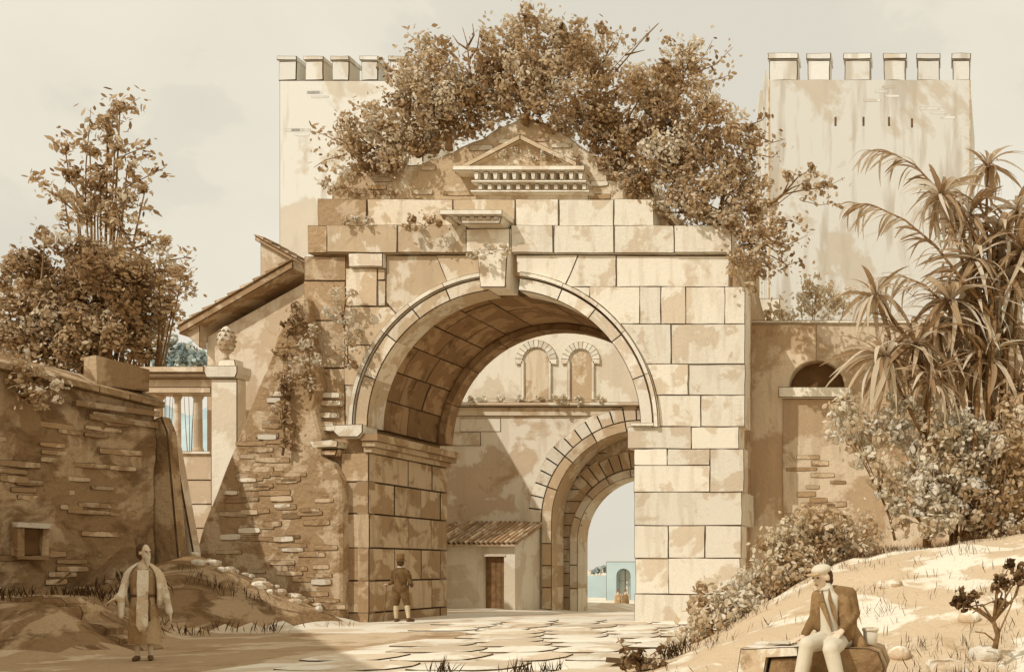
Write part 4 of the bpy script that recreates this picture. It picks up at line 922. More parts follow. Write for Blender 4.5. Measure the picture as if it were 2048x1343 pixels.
# ivy on the buttress and left pier
I = 'ivy trails on the left pier and buttress'
for lab, cl, base, mt, t0 in [
    ('round ivy clump highest on the left pier', [(680, 600, 22), (665, 625, 18), (700, 585, 14), (685, 640, 14)], (688, 655), L_PALE, .55),
    ('ivy clump beside the left shoulder of the arch', [(700, 680, 18), (715, 665, 12), (690, 705, 16), (705, 725, 13)], (690, 735), L_BUSH, .6),
    ('long pale ivy trail down the middle of the left pier', [(615, 690, 18), (605, 730, 18), (622, 660, 14), (612, 760, 15), (630, 720, 16), (625, 770, 14)], (620, 800), L_PALE, .45),
    ('dark ivy trail hanging down the edge of the buttress', [(575, 660, 17), (570, 700, 18), (565, 745, 18), (572, 785, 18), (560, 820, 16), (575, 850, 16), (568, 885, 12)], (565, 910), L_BUSH, .42),
    ('dark ivy patch near the top of the buttress', [(590, 615, 15), (600, 645, 15), (588, 640, 12)], (592, 670), L_DARK, .5)]:
    plant('ivy', lab, 'ivy', 26.2, cl, base, dens=55, ls=.06, mat=mt, tone0=t0, trunk=.03, depth=.3, group=I, stem='stem', crown='foliage')
# trees and shrubs behind the left wall
plant('sapling_tree', 'slender ragged tree with upright sparse sprays above the left wall', 'tree', 33.0, [(155, 440, 26), (170, 405, 26), (200, 345, 20), (150, 350, 18), (230, 285, 17), (215, 245, 14), (255, 330, 16), (128, 388, 18), (250, 385, 20), (195, 430, 34), (240, 430, 28), (190, 375, 22), (180, 300, 12), (240, 215, 11), (290, 380, 12)], (185, 1222), dens=17, sprays=[([(170, 430), (172, 330), (178, 260), (182, 215)], 60, 7, 1.2), ([(185, 400), (215, 320), (225, 240), (235, 205)], 100, 10, 1.3), ([(215, 300), (215, 250), (250, 215), (280, 195)], 80, 11, 1.2), ([(180, 420), (140, 360), (130, 300), (135, 275)], 110, 11, 1.2), ([(160, 430), (110, 390), (80, 370), (70, 350)], 70, 9, 1.1), ([(200, 380), (250, 310), (300, 290)], 76, 11, 1.2), ([(205, 400), (260, 370), (330, 335)], 70, 9, 1.2), ([(205, 430), (250, 400), (300, 420)], 70, 9, 1.2), ([(210, 450), (260, 470), (310, 470)], 60, 9, 1.2)], tone0=.5, trunk=.14, elong=1.3, ls=.088)
plant('tree', 'dark dense tree in the middle of the left trees', 'tree', 32.4, [(200, 515, 44), (150, 500, 32), (232, 562, 60), (182, 602, 62), (202, 662, 54), (162, 692, 44), (262, 522, 38), (250, 620, 54), (190, 550, 54), (230, 705, 40), (130, 560, 46), (270, 580, 44), (150, 640, 50), (270, 690, 34), (180, 720, 44), (130, 715, 40), (230, 735, 36)], (200, 1224), tone0=.36, trunk=.2, ls=.086, dens=23, sprays=[([(250, 500), (290, 490), (310, 480)], 26, 9), ([(250, 640), (300, 660), (310, 640)], 20, 9)])
plant('tree', 'spreading tree right of the dark tree behind the wall', 'tree', 32.8, [(332, 515, 28), (342, 562, 34), (292, 602, 38), (350, 592, 28), (262, 652, 38), (310, 550, 36), (365, 545, 20), (330, 620, 30), (300, 660, 36), (320, 480, 18), (290, 705, 26), (270, 630, 38)], (280, 1222), ls=.086, dens=24, sprays=[([(340, 520), (370, 515), (385, 500)], 24, 9, 1.2), ([(350, 570), (380, 575), (395, 590)], 22, 9, 1.2), ([(320, 620), (345, 640), (350, 650)], 18, 9, 1.2)], tone0=.52, trunk=.10)
plant('tree', 'pale leafy tree at the left edge behind the wall', 'tree', 31.8, [(40, 562, 42), (18, 622, 46), (80, 542, 42), (92, 622, 50), (60, 690, 46), (122, 655, 46), (10, 560, 34), (110, 580, 40), (20, 700, 44), (90, 470, 24), (70, 500, 22), (120, 700, 40), (40, 650, 48), (60, 600, 46), (5, 660, 40), (90, 720, 36), (60, 530, 32)], (70, 1226), tone0=.50, trunk=.14, ls=.086, dens=24)
plant('bush', 'bush hanging over the coping of the left wall', 'bush', 22.0, [(62, 752, 36), (30, 742, 34), (95, 790, 22), (72, 800, 20), (40, 790, 24), (110, 765, 20)], (60, 740, 22.6), tone0=.5, ls=.07, dens=36)
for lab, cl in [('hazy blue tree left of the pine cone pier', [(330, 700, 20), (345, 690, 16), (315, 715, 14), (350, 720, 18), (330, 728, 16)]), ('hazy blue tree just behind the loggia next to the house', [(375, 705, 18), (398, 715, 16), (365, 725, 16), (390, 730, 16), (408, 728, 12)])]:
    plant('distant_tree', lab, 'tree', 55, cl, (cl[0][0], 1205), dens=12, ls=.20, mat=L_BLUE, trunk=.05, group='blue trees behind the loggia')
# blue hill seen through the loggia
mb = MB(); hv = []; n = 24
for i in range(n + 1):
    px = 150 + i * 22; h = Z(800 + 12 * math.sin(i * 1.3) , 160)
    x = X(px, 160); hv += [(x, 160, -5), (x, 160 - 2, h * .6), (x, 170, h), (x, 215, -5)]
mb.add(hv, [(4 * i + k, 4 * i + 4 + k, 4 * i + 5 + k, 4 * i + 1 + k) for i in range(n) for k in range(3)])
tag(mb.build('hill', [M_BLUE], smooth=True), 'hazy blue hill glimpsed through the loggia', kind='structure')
# shrubs on the right
plant('bush', 'pale round bush above the enclosure wall behind the gateway', 'bush', 31.0, [(1632, 572, 30), (1562, 618, 26), (1602, 612, 30), (1660, 610, 32), (1690, 600, 24), (1625, 600, 30), (1540, 630, 14)], (1620, 1228), tone0=.42, mat=L_PALE)
S_ = 'shrubs under the palms'
for lab, cl, base, t0, mt in [
    ('pale shrub below the niche ledge left of the other shrubs', [(1702, 830, 40), (1680, 860, 30), (1735, 850, 34), (1720, 905, 30), (1760, 900, 36), (1690, 830, 28), (1770, 945, 34), (1740, 880, 34)], (1790, 1080), .62, L_PALE),
    ('leafy shrub right under the middle of the palms', [(1782, 850, 44), (1812, 832, 36), (1852, 882, 48), (1822, 900, 42), (1880, 850, 38), (1790, 800, 26), (1830, 940, 40), (1870, 920, 40), (1850, 990, 40), (1840, 810, 30)], (1850, 1080), .55, L_PALE),
    ('shrub with bright leaves at the right under the palms', [(1922, 838, 36), (1902, 920, 48), (1962, 898, 50), (1940, 860, 38), (1900, 880, 42), (1920, 970, 44), (1960, 940, 42), (1900, 1030, 40), (1880, 970, 38)], (1920, 1080), .58, L_PALE),
    ('low twiggy shrub in front of the enclosure wall', [(1842, 952, 38), (1802, 982, 34), (1790, 1010, 22), (1870, 1000, 34), (1770, 985, 20), (1830, 1010, 30), (1850, 1040, 34), (1800, 1040, 26), (1890, 1050, 34)], (1860, 1085), .6, L_PALE),
    ('dark thick shrub at the right edge of the view', [(1992, 980, 58), (2024, 882, 50), (1932, 1012, 50), (2032, 1042, 50), (1980, 1040, 44), (2050, 960, 50), (1960, 960, 44), (1940, 1060, 40), (2010, 1070, 40), (2030, 820, 40)], (1990, 1090), .46, L_BUSH)]:
    plant('shrub', lab, 'shrub', 21.0 if 'low' not in lab else 20.4, cl, base, ls=.08, dens=40, mat=mt, tone0=t0 + .08, group=S_, trunk=.03)
H_ = 'round bushes along the bank'
for lab, cl, base, Y in [
    ('round bush at the far right end of the bushes along the bank', [(1722, 1080, 34), (1745, 1090, 24), (1700, 1095, 26)], (1720, 1112), 19.2),
    ('round bush above and right of the sketching man', [(1662, 1076, 34), (1640, 1092, 30), (1680, 1100, 28), (1655, 1110, 28)], (1660, 1128), 19.0),
    ('bush directly above the sketching man\'s cap', [(1600, 1082, 32), (1575, 1098, 30), (1615, 1110, 30)], (1605, 1140), 18.8),
    ('bush left of the sketching man\'s head', [(1560, 1128, 34), (1545, 1110, 26), (1585, 1150, 32), (1600, 1165, 24)], (1580, 1175), 18.4),
    ('bush at the foot of the right pier corner', [(1530, 1178, 32), (1510, 1195, 28), (1550, 1200, 28), (1560, 1180, 24)], (1540, 1225), 18.0),
    ('bush standing in front of the right pier base', [(1480, 1205, 32), (1455, 1220, 28), (1500, 1235, 28), (1475, 1245, 26)], (1480, 1265), 17.6),
    ('low bush left in front of the right pier', [(1432, 1232, 34), (1405, 1250, 28), (1440, 1265, 32), (1410, 1200, 18)], (1430, 1295), 17.0),
    ('lowest bush beside the white stone block', [(1402, 1282, 34), (1380, 1305, 30), (1430, 1305, 32), (1460, 1295, 28), (1360, 1330, 26), (1410, 1330, 30)], (1410, 1345), 15.2)]:
    plant('bush', lab, 'bush', Y, [(a, b - 8, c * 1.6) for a, b, c in cl], base, ls=.065, dens=46, mat=L_PALE, tone0=.40 if 'pier' in lab or 'head' in lab else .32, group=H_, trunk=.03)
plant('bush', 'dark broad-leaved plant at the lower edge left of the bank bushes', 'bush', 12.6, [(1272, 1310, 16), (1300, 1322, 15), (1250, 1325, 14), (1285, 1338, 16), (1322, 1335, 13)], (1280, 1360), ls=.045, dens=90, mat=L_DARK, tone0=.5, trunk=.02, sprays=[([(1270, 1310), (1245, 1290), (1235, 1275)], 10, 6, 1.3), ([(1300, 1310), (1320, 1295), (1330, 1290)], 10, 6, 1.3)])
# far ledge plants
plant('ledge_weeds', 'weeds along the cornice of the far wall under the blind windows', 'weed', 38.3, [(940, 800, 8), (965, 796, 10), (1000, 798, 11), (1040, 800, 10), (1080, 799, 9), (1120, 797, 11), (1160, 800, 9), (1200, 797, 11)], (1050, 808), ls=.08, dens=40, mat=L_PALE, tone0=.5, trunk=.02, stem='stem', crown='foliage')
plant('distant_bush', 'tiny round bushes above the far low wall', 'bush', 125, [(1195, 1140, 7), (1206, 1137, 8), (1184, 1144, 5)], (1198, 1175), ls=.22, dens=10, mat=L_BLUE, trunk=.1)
# small dark tree at the right edge
st_root = plant('small_tree', 'small crooked tree with round dark leaves at the right edge of the bank', 'tree', 11.0, [(1922, 1188, 12), (1948, 1192, 11), (1912, 1208, 11), (1935, 1212, 12), (2000, 1150, 11), (1990, 1168, 11), (2022, 1128, 13), (2032, 1160, 14), (2010, 1165, 11), (2000, 1205, 11), (2046, 1140, 14)], (1990, 1296), ls=.036, dens=110, mat=L_DARK, tone0=.32, trunk=.035, bare=[[(1990, 1296), (2000, 1260), (2022, 1210), (2036, 1170), (2050, 1120)], [(2000, 1260), (1975, 1235), (1960, 1215), (1945, 1225)], [(2022, 1205), (1990, 1200), (1960, 1212)], [(1995, 1285), (1970, 1265), (1950, 1262)]])

# ------------------------------------------------------------------ palms: arching canes with rosettes of blades
BL = []
for kk in range(6):
    L_, n = 1.0, 7; tone = [.0, .15, .3, .45, .6, .85][kk]
    droop = [.40, .65, .85, .55, 1.0, .75][kk]; wd = .054
    v = []; rim = []
    for i in range(n + 1):
        t = i / n; x = L_ * t * (1 - .25 * droop * t); z = .18 * t - droop * t * t; hw = wd * math.sin(math.pi * min(1, t * .86 + .10)) ** .8 * (1 if t < 1 else 0) * (1 - .15 * t)
        if i == n: hw = 0.004
        v += [(x, -hw, z + hw * .25), (x, 0, z), (x, hw, z + hw * .25)]; rim += [1, 0.0, 1]
    f = [(3 * i + k, 3 * i + 3 + k, 3 * i + 4 + k, 3 * i + 1 + k) for i in range(n) for k in (0, 1)]
    me = bpy.data.meshes.new('blade_%d' % kk); me.from_pydata(v, [], f); me.materials.append(L_PALM)
    a = me.attributes.new('tone', 'FLOAT', 'POINT'); a.data.foreach_set('value', np.full(len(v), tone, dtype=np.float32))
    a = me.attributes.new('rim', 'FLOAT', 'POINT'); a.data.foreach_set('value', np.array(rim, dtype=np.float32)); me.update(); BL.append(me)
pr = random.Random(21)
def blade(parent, pos, az, el, ln, tone=None):
    me = BL[tone] if tone is not None else pr.choice(BL)
    return place('leaf', me, parent, pos, (pr.uniform(-.5, .5), -el, az), (ln, ln * pr.uniform(.8, 1.15), ln))
def rosette(root, px, py, Y, size, n, base, up=.5):
    n = int(n * 2.5); size *= 1.1
    c = P(px, py, Y); b = P(base[0], base[1], Y + .2)
    g0 = Vector((lerp(b.x, root.location.x, .5), b.y + .1, root.location.z - .1))
    st = MB().tube([g0, g0.lerp(b, .6), b, b.lerp(c, .5) + Vector((pr.uniform(-.1, .1), .05, .05)), c], [.05, .045, .04, .034, .025], 6).build('cane', [M_BARK], root, smooth=True)
    for i in range(n):
        az = 2 * math.pi * i / n * 2.4 + pr.uniform(-.3, .3); el = lerp(-.75, 1.2, (i / n) ** (1.3 / (up + .5)))
        blade(st, c + Vector((0, 0, pr.uniform(-.05, .05))), az, el, size * Y / F * pr.uniform(.75, 1.1))
def frond(root, pts, Y, size, n):
    n = int(n * 1.9)
    path = [P(p[0], p[1], Y + .12 * i) for i, p in enumerate(pts)]
    g0 = Vector((lerp(path[0].x, root.location.x, .5), path[0].y + .1, root.location.z - .1))
    MB().tube([g0, g0.lerp(path[0], .5) + Vector((.05, 0, 0)), path[0]], [.055, .048, .042], 6).build('stem', [M_BARK], root, smooth=True)
    st = MB().tube(path, [lerp(.04, .008, i / (len(path) - 1)) for i in range(len(path))], 6).build('cane', [M_BARK], root, smooth=True)
    for i in range(n):
        t = lerp(.12, 1, i / (n - 1)) * (len(path) - 1); k = min(int(t), len(path) - 2); p = path[k].lerp(path[k + 1], t - k); d = (path[k + 1] - path[k]).normalized()
        side = 1 if i % 2 else -1
        az = math.atan2(d.y, d.x) + side * pr.uniform(.25, .9); el = math.asin(max(-1, min(1, d.z))) - pr.uniform(.15, .7)
        blade(st, p, az, el, size * Y / F * lerp(1.05, .75, i / n) * pr.uniform(.85, 1.1))
p1 = empty('palm', P(1900, 1082, 21.6), 'tall palm with two long arching fronds in front of the right tower', 'palm', 'palms on the right bank')
frond(p1, [(1960, 560), (1920, 455), (1880, 385), (1830, 330), (1780, 305), (1735, 300)], 21.6, 78, 24)
frond(p1, [(1990, 640), (1925, 560), (1870, 490), (1810, 440), (1750, 412), (1705, 405)], 21.2, 80, 26)
frond(p1, [(1985, 600), (1950, 470), (1920, 410), (1900, 390)], 21.4, 75, 10)
rosette(p1, 1882, 392, 21.5, 92, 18, (1950, 620)); rosette(p1, 1900, 600, 21.3, 120, 20, (1920, 900)); rosette(p1, 1880, 660, 21.5, 115, 16, (1905, 900))
frond(p1, [(1990, 560), (1985, 470), (1960, 410), (1920, 385), (1870, 380)], 21.8, 78, 14)
frond(p1, [(1960, 700), (1900, 620), (1850, 570), (1800, 550), (1760, 555)], 21.0, 80, 16)
p2 = empty('palm', P(1850, 1085, 20.8), 'smaller palm with drooping rosettes beside the niche', 'palm', 'palms on the right bank')
rosette(p2, 1752, 592, 20.9, 92, 18, (1850, 740), up=.6); rosette(p2, 1772, 716, 20.6, 118, 22, (1850, 880)); rosette(p2, 1835, 690, 20.8, 110, 18, (1860, 900)); rosette(p2, 1860, 760, 20.6, 100, 16, (1865, 960))
frond(p2, [(1850, 760), (1820, 690), (1785, 640), (1755, 600)], 20.9, 70, 12)
p3 = empty('palm', P(1990, 1082, 21.8), 'dense palm of crowded rosettes at the right edge', 'palm', 'palms on the right bank')
frond(p3, [(2030, 640), (2040, 540), (2020, 460), (1985, 420)], 21.8, 80, 14)
frond(p3, [(2010, 700), (1975, 610), (1930, 560), (1890, 560)], 21.6, 80, 14)
frond(p3, [(2020, 800), (1985, 720), (1940, 680), (1900, 690)], 21.4, 80, 14)
for px, py, s, n in [(1976, 332, 74, 16), (1995, 470, 110, 20), (2035, 420, 95, 14), (1945, 520, 110, 18), (2025, 560, 120, 20), (1965, 620, 115, 20), (2030, 680, 120, 20), (1975, 720, 115, 18), (1925, 740, 105, 16), (2040, 780, 110, 16), (1990, 560, 105, 16), (2045, 500, 100, 16), (1940, 430, 90, 14)]:
    rosette(p3, px, py, 21.9 + pr.uniform(-.4, .4), s, n, (lerp(px, 1985, .6), min(920, py + 240)))

# ------------------------------------------------------------------ grass on the bank and tufts at the lower edge
def grass(name, spots, hgt, label):
    Cc, Nn, S, T, Uu = [], [], [], [], []
    for x, y, n, sp in spots:
        for _ in range(n):
            a, b = x + RNG.normal(scale=sp), y + RNG.normal(scale=sp * .5)
            h = hgt * RNG.uniform(.6, 1.3); Cc.append((a, b, gz(a, b) + h * .8)); Nn.append((RNG.normal(scale=.5), -1, RNG.normal(scale=.2))); S.append(h); T.append(RNG.uniform(.0, .8)); Uu.append((RNG.normal(scale=.35), 0, 1))
    sh = np.array([(0, 0), (-.026, -1), (.026, -1), (.02, 0.1), (0, 1), (-.02, .1)])
    me = leaf_mesh(name, np.array(Cc), np.array(Nn), np.array(S), np.array(T), L_GRASS, shape=sh, up=np.array(Uu) * 2)
    return tag(place(name, me), label, kind='stuff')
spots = []
rg = random.Random(9)
for i in range(80):
    x, y = rg.uniform(-3.6, 2.2), rg.uniform(10.5, 18.5); spots.append((x, y, 13, .26))
for i in range(60):
    spots.append((interp(rg.random(), [0, 1], [-3.6, 2.2]), 18.4 + rg.uniform(-.3, .4), 14, .25))
grass('grass', spots, .07, 'short dry grass in rows over the right bank')
sp2 = [(X(px, 13.4), 13.4 + rg.uniform(-.1, .2), 26, .10) for px in (885, 1035, 1095, 1330, 1350)]
sp2 += [(rg.uniform(-20, -15.2), rg.uniform(17.5, 25), 12, .25) for _ in range(40)]
sp2 += [(rg.uniform(-1.0, .8), rg.uniform(9.3, 10.3), 16, .12) for _ in range(12)]
grass('grass_tufts', sp2, .13, 'scattered tufts of grass along the road edge and left bank')
# pale rubble heap edge on the mound under the buttress
for i in range(26):
    t = i / 25; px, py = lerp(395, 640, t) + rg.uniform(-14, 14), 0
    Yb = lerp(25.2, 25.9, t) + rg.uniform(-.3, .2); x = X(px, Yb); z = gz(x, Yb); s = rg.uniform(.10, .22)
    Yb += rg.uniform(-.5, .35); x = X(px, Yb); z = gz(x, Yb); s *= rg.uniform(.5, 1.15)
    o = MB().lathe([(s * .8, -.05), (s, s * .2), (s * .85, s * .5), (s * .35, s * .66)], (0, 0, 0), 7, sy=rg.uniform(.5, .9), wob=lambda a, z_: 1 + .3 * math.sin(a * 3 + i) * math.cos(a * 2 + i * 1.7)).build('rubble_stone', [M_ROCK], None, loc=(x, Yb, z))
    o.rotation_euler = (0, 0, rg.uniform(0, 6)); tag(o, 'small pale stone in the rubble heap at the foot of the buttress', 'stone', 'rubble under the buttress')

# ------------------------------------------------------------------ figures
def sphere(mb, c, r, rot=None, seg=14, rings=9):
    c = Vector(c); r = (r, r, r) if not hasattr(r, '__len__') else r; o = len(mb.v)
    for i in range(rings + 1):
        ph = math.pi * i / rings
        for k in range(seg):
            t = 2 * math.pi * k / seg; p = Vector((r[0] * math.sin(ph) * math.cos(t), r[1] * math.sin(ph) * math.sin(t), r[2] * math.cos(ph)))
            if rot is not None: p = rot @ p
            mb.v.append(tuple(c + p))
    for i in range(rings):
        for k in range(seg):
            k2 = (k + 1) % seg; mb.f.append((o + i * seg + k, o + (i + 1) * seg + k, o + (i + 1) * seg + k2, o + i * seg + k2)); mb.m.append(0)
def capsule(mb, p0, p1, r0, r1, flat=1.0):
    p0, p1 = Vector(p0), Vector(p1); d = p1 - p0; L = d.length; q = d.to_track_quat('Z', 'Y').to_matrix(); o = len(mb.v); seg = 12
    prof = [(r0 * math.sin(a), -r0 * math.cos(a)) for a in np.linspace(0.02, math.pi / 2, 5)] + [(lerp(r0, r1, t), L * t) for t in (.33, .66)] + [(r1 * math.cos(a), L + r1 * math.sin(a)) for a in np.linspace(0, math.pi / 2 - .02, 5)]
    for r, z in prof:
        for k in range(seg):
            t = 2 * math.pi * k / seg; mb.v.append(tuple(p0 + q @ Vector((r * math.cos(t), r * math.sin(t) * flat, z))))
    n = len(prof)
    for i in range(n - 1):
        for k in range(seg):
            k2 = (k + 1) % seg; mb.f.append((o + i * seg + k, o + i * seg + k2, o + (i + 1) * seg + k2, o + (i + 1) * seg + k)); mb.m.append(0)
    mb.f.append(tuple(o + k for k in range(seg))[::-1]); mb.m.append(0); mb.f.append(tuple(o + (n - 1) * seg + k for k in range(seg))); mb.m.append(0)
def skin(name, parent, mat, caps=(), balls=(), voxel=.012, smooth_it=4):
    """continuous surface grown over overlapping limbs and masses (coordinates local to the figure)"""
    mb = MB()
    for c in caps: capsule(mb, *c)
    for b in balls: sphere(mb, *b)
    me = mb.mesh(name, [mat]); tmp = bpy.data.objects.new('tmp', me); COL.objects.link(tmp)
    m = tmp.modifiers.new('r', 'REMESH'); m.mode = 'VOXEL'; m.voxel_size = voxel; m.use_smooth_shade = True
    if smooth_it: s = tmp.modifiers.new('s', 'SMOOTH'); s.iterations = smooth_it; s.factor = .5
    dg = bpy.context.evaluated_depsgraph_get(); res = bpy.data.meshes.new_from_object(tmp.evaluated_get(dg)); res.name = name
    bpy.data.objects.remove(tmp); bpy.data.meshes.remove(me)
    if not res.materials: res.materials.append(mat)
    o = bpy.data.objects.new(name, res); COL.objects.link(o); o.parent = parent; return o
def child(mb, name, parent, mats, smooth=True):
    if not isinstance(mats, (list, tuple)): mats = [mats]
    o = bpy.data.objects.new(name, mb.mesh(name, mats, smooth)); COL.objects.link(o); o.parent = parent; return o
def hand(wrist, dirv, palm_n, s=1.0, curl=.5, spread=.16, thumb=1):
    """capsules for a palm, four fingers of different length and a thumb"""
    w_, d, n = Vector(wrist), Vector(dirv).normalized(), Vector(palm_n).normalized(); sd_ = d.cross(n).normalized() * thumb; r = []
    k = w_ + d * .085 * s
    for i, q in enumerate((-.03, -.01, .01, .03)): r.append((w_ + sd_ * q * .55 * s, k + sd_ * q * s, .016 * s, .013 * s))
    for i, (q, L) in enumerate(zip((.032, .011, -.010, -.030), (.070, .080, .074, .056))):
        b = k + sd_ * q * s; dd = (d + sd_ * q * spread * 18 * s + n * curl * .4).normalized(); m1_ = b + dd * L * .52 * s; m2_ = m1_ + (dd + n * curl).normalized() * L * .52 * s
        r.append((b, m1_, .0098 * s, .0090 * s)); r.append((m1_, m2_, .0088 * s, .0070 * s))
    t0 = w_ + d * .03 * s + sd_ * .03 * s; t1 = t0 + (d * .6 + sd_ * .9 + n * .2).normalized() * .045 * s; t2 = t1 + (d + sd_ * .25 + n * .3).normalized() * .035 * s
    r.append((t0, t1, .013 * s, .0105 * s)); r.append((t1, t2, .0105 * s, .008 * s)); return r
def head(c, face, s=1.0):
    """balls and capsules of a head with brow, nose, chin, ears; face = horizontal looking direction"""
    c, fdir = Vector(c), Vector(face).normalized(); sd_ = fdir.cross(Vector((0, 0, 1))).normalized(); up = sd_.cross(fdir)
    rot = Matrix((sd_, fdir, up)).transposed()
    B = [(c + up * .02 * s - fdir * .012 * s, (.076 * s, .094 * s, .098 * s), rot), (c - up * .055 * s + fdir * .028 * s, (.056 * s, .058 * s, .062 * s), rot), (c - up * .098 * s + fdir * .058 * s, (.026 * s, .022 * s, .02 * s), rot)]
    for q in (-1, 1): B.append((c + sd_ * q * .078 * s - up * .012 * s - fdir * .005 * s, (.012 * s, .024 * s, .034 * s), rot)); B.append((c + sd_ * q * .036 * s + fdir * .058 * s - up * .03 * s, (.022 * s, .018 * s, .02 * s), rot))
    C_ = [(c + fdir * .082 * s + up * .008 * s, c + fdir * .108 * s - up * .034 * s, .010 * s, .015 * s), (c + fdir * .078 * s + up * .026 * s + sd_ * .034 * s, c + fdir * .078 * s + up * .026 * s - sd_ * .034 * s, .014 * s, .014 * s),
          (c + fdir * .078 * s - up * .062 * s + sd_ * .02 * s, c + fdir * .078 * s - up * .062 * s - sd_ * .02 * s, .010 * s, .010 * s)]
    return B, C_, fdir, sd_, up
def eyes(parent, c, fdir, sd_, up, s=1.0, mat=None):
    for q in (-1, 1):
        mb = MB(); sphere(mb, Vector(c) + fdir * .083 * s + sd_ * q * .032 * s + up * .006 * s, (.013 * s, .013 * s, .008 * s)); child(mb, 'eye', parent, mat or M_TWIG)
    mb = MB(); capsule(mb, Vector(c) + fdir * .088 * s - up * .062 * s + sd_ * .02 * s, Vector(c) + fdir * .088 * s - up * .062 * s - sd_ * .02 * s, .004 * s, .004 * s); child(mb, 'mouth', parent, mat or M_TWIG)
SKIN = plain('skin', (.66, .52, .37), .7, .08); CLOTH_T = wash('tan_wool', (.52, .37, .21), (.42, .27, .135), (.28, .16, .07), 3.0, .3, cover=.45, darkcover=.66, bump=.3)
CLOTH_P = wash('pale_wool', (.76, .67, .52), (.64, .50, .33), (.36, .22, .10), 3.0, .3, cover=.45, darkcover=.68, bump=.3)
CLOTH_D = plain('dark_wool', (.22, .125, .052), .9, .2, 9); LINEN = plain('white_linen', (.63, .56, .43), .9, .06, 9); HAIR = plain('hair', (.10, .055, .024), .8, .3, 40); COAT = wash('brown_coat', (.30, .185, .085), (.23, .135, .058), (.18, .10, .04), 4.0, .3, cover=.45, darkcover=.68, bump=.3)
COAT_D = wash('dark_coat', (.20, .12, .052), (.15, .086, .036), (.10, .055, .022), 4.0, .3, cover=.45, darkcover=.68, bump=.3)
SHOE = plain('shoe_leather', (.14, .075, .03), .6, .2, 12); BEARD = plain('grey_beard', (.60, .52, .38), .9, .2, 60); STOCK = plain('stockings', (.56, .44, .28), .9, .1, 20)

def robe(rings, folds=9, amp=.05, seg=40, ph=0.0, open_front=None):
    """draped garment: rings (z, cx, cy, rx, ry, fold depth)"""
    mb = MB(); n = len(rings)
    th = [2 * math.pi * k / seg for k in range(seg)]
    for z, cx, cy, rx, ry, fd in rings:
        for t in th:
            q = 1 + fd * (math.sin(folds * t + ph + z * 1.5) * .6 + math.sin((folds + 4) * t + 1.3) * .4)
            mb.v.append((cx + rx * q * math.cos(t), cy + ry * q * math.sin(t), z))
    for i in range(n - 1):
        for k in range(seg):
            if open_front and open_front[0] < th[k] < open_front[1]: continue
            k2 = (k + 1) % seg; mb.f.append((i * seg + k, i * seg + k2, (i + 1) * seg + k2, (i + 1) * seg + k)); mb.m.append(0)
    return mb
# --- standing monk
MY = 15.7
mk = empty('person', (X(287, MY), MY, 0.0), 'bearded man in a long monk\'s habit and short cloak standing on the road', 'person', None)
hc = (.02, -.02, 1.70); B_, C_, fd_, sd2, up2 = head(hc, (.62, -.78, -.02), 1.08)
caps = C_ + [((.01, .01, 1.50), (.03, 0, 1.62), .058, .055)]
caps += hand((-.40, -.12, .98), (-.75, -.3, -.45), (.3, -.2, -.9), 1.0, .35, thumb=-1) + hand((.40, -.06, .70), (.12, -.12, -1), (-.9, -.1, 0), 1.0, .45)
caps += [((-.30, -.04, 1.08), (-.40, -.12, .98), .038, .028), ((.36, .0, .92), (.40, -.06, .70), .038, .028), ((0, .02, 1.0), (0, .02, 1.45), .14, .12), ((-.17, .02, 1.40), (-.31, .02, 1.12), .06, .045), ((.17, .02, 1.40), (.34, .02, 1.05), .06, .045), ((-.30, -.04, 1.10), (-.31, .02, 1.12), .045, .045), ((.34, .02, 1.05), (.36, 0, .92), .045, .04)]
for sx, fx in ((-.09, -.06), (.10, .05)):
    caps += [((sx, .02, .95), (sx, .0, .50), .085, .06), ((sx, 0, .50), (sx + .0, .02, .09), .056, .038), ((sx, .04, .045), (sx + fx * .5, -.16, .035), .042, .034), ((sx, .02, .09), (sx, .04, .045), .038, .04)]
skin('body', mk, SKIN, caps, B_, .010, 3)
eyes(mk, hc, fd_, sd2, up2, 1.04)
child(robe([(.27, .02, .02, .245, .20, .07), (.45, .015, .02, .235, .19, .07), (.75, .0, .02, .205, .165, .06), (1.0, 0, .02, .185, .145, .03), (1.04, 0, .02, .19, .15, .03), (1.25, 0, .02, .215, .145, .02), (1.40, 0, .02, .20, .125, .01), (1.48, .0, .02, .115, .095, 0), (1.52, .0, .015, .075, .07, 0)], 11), 'robe', mk, CLOTH_T)
mb = MB()
for z, x0, x1, y in [(.46, -.02, .10, -.215), (.44, .0, .08, -.215)][:0]: pass
sc_v = [(-.085, -.235, .56), (-.04, -.24, .47), (.04, -.24, .47), (.085, -.235, .56), (.085, -.20, .80), (.08, -.165, 1.0), (.09, -.16, 1.2), (.085, -.135, 1.42), (-.075, -.135, 1.42), (-.085, -.16, 1.2), (-.08, -.165, 1.0), (-.085, -.20, .80)]
mb.add([Vector(p) for p in sc_v] + [Vector(p) + Vector((0, .02, 0)) for p in sc_v], [(0, 1, 2, 3), (0, 3, 4, 11), (11, 4, 5, 10), (10, 5, 6, 9), (9, 6, 7, 8)] + [(i, 12 + i, 12 + (i + 1) % 12, (i + 1) % 12) for i in range(12)])
child(mb, 'scapular', mk, CLOTH_P, False)
child(MB().lathe([(.196, -.02), (.202, 0), (.196, .02)], (0, .02, 1.02), 32, sy=.80), 'belt', mk, SHOE)
mb = MB(); mb.tube([(.09, -.15, 1.0), (.11, -.17, .9), (.10, -.19, .75), (.11, -.2, .62)], [.012, .011, .011, .014], 6); child(mb, 'cord', mk, SHOE)
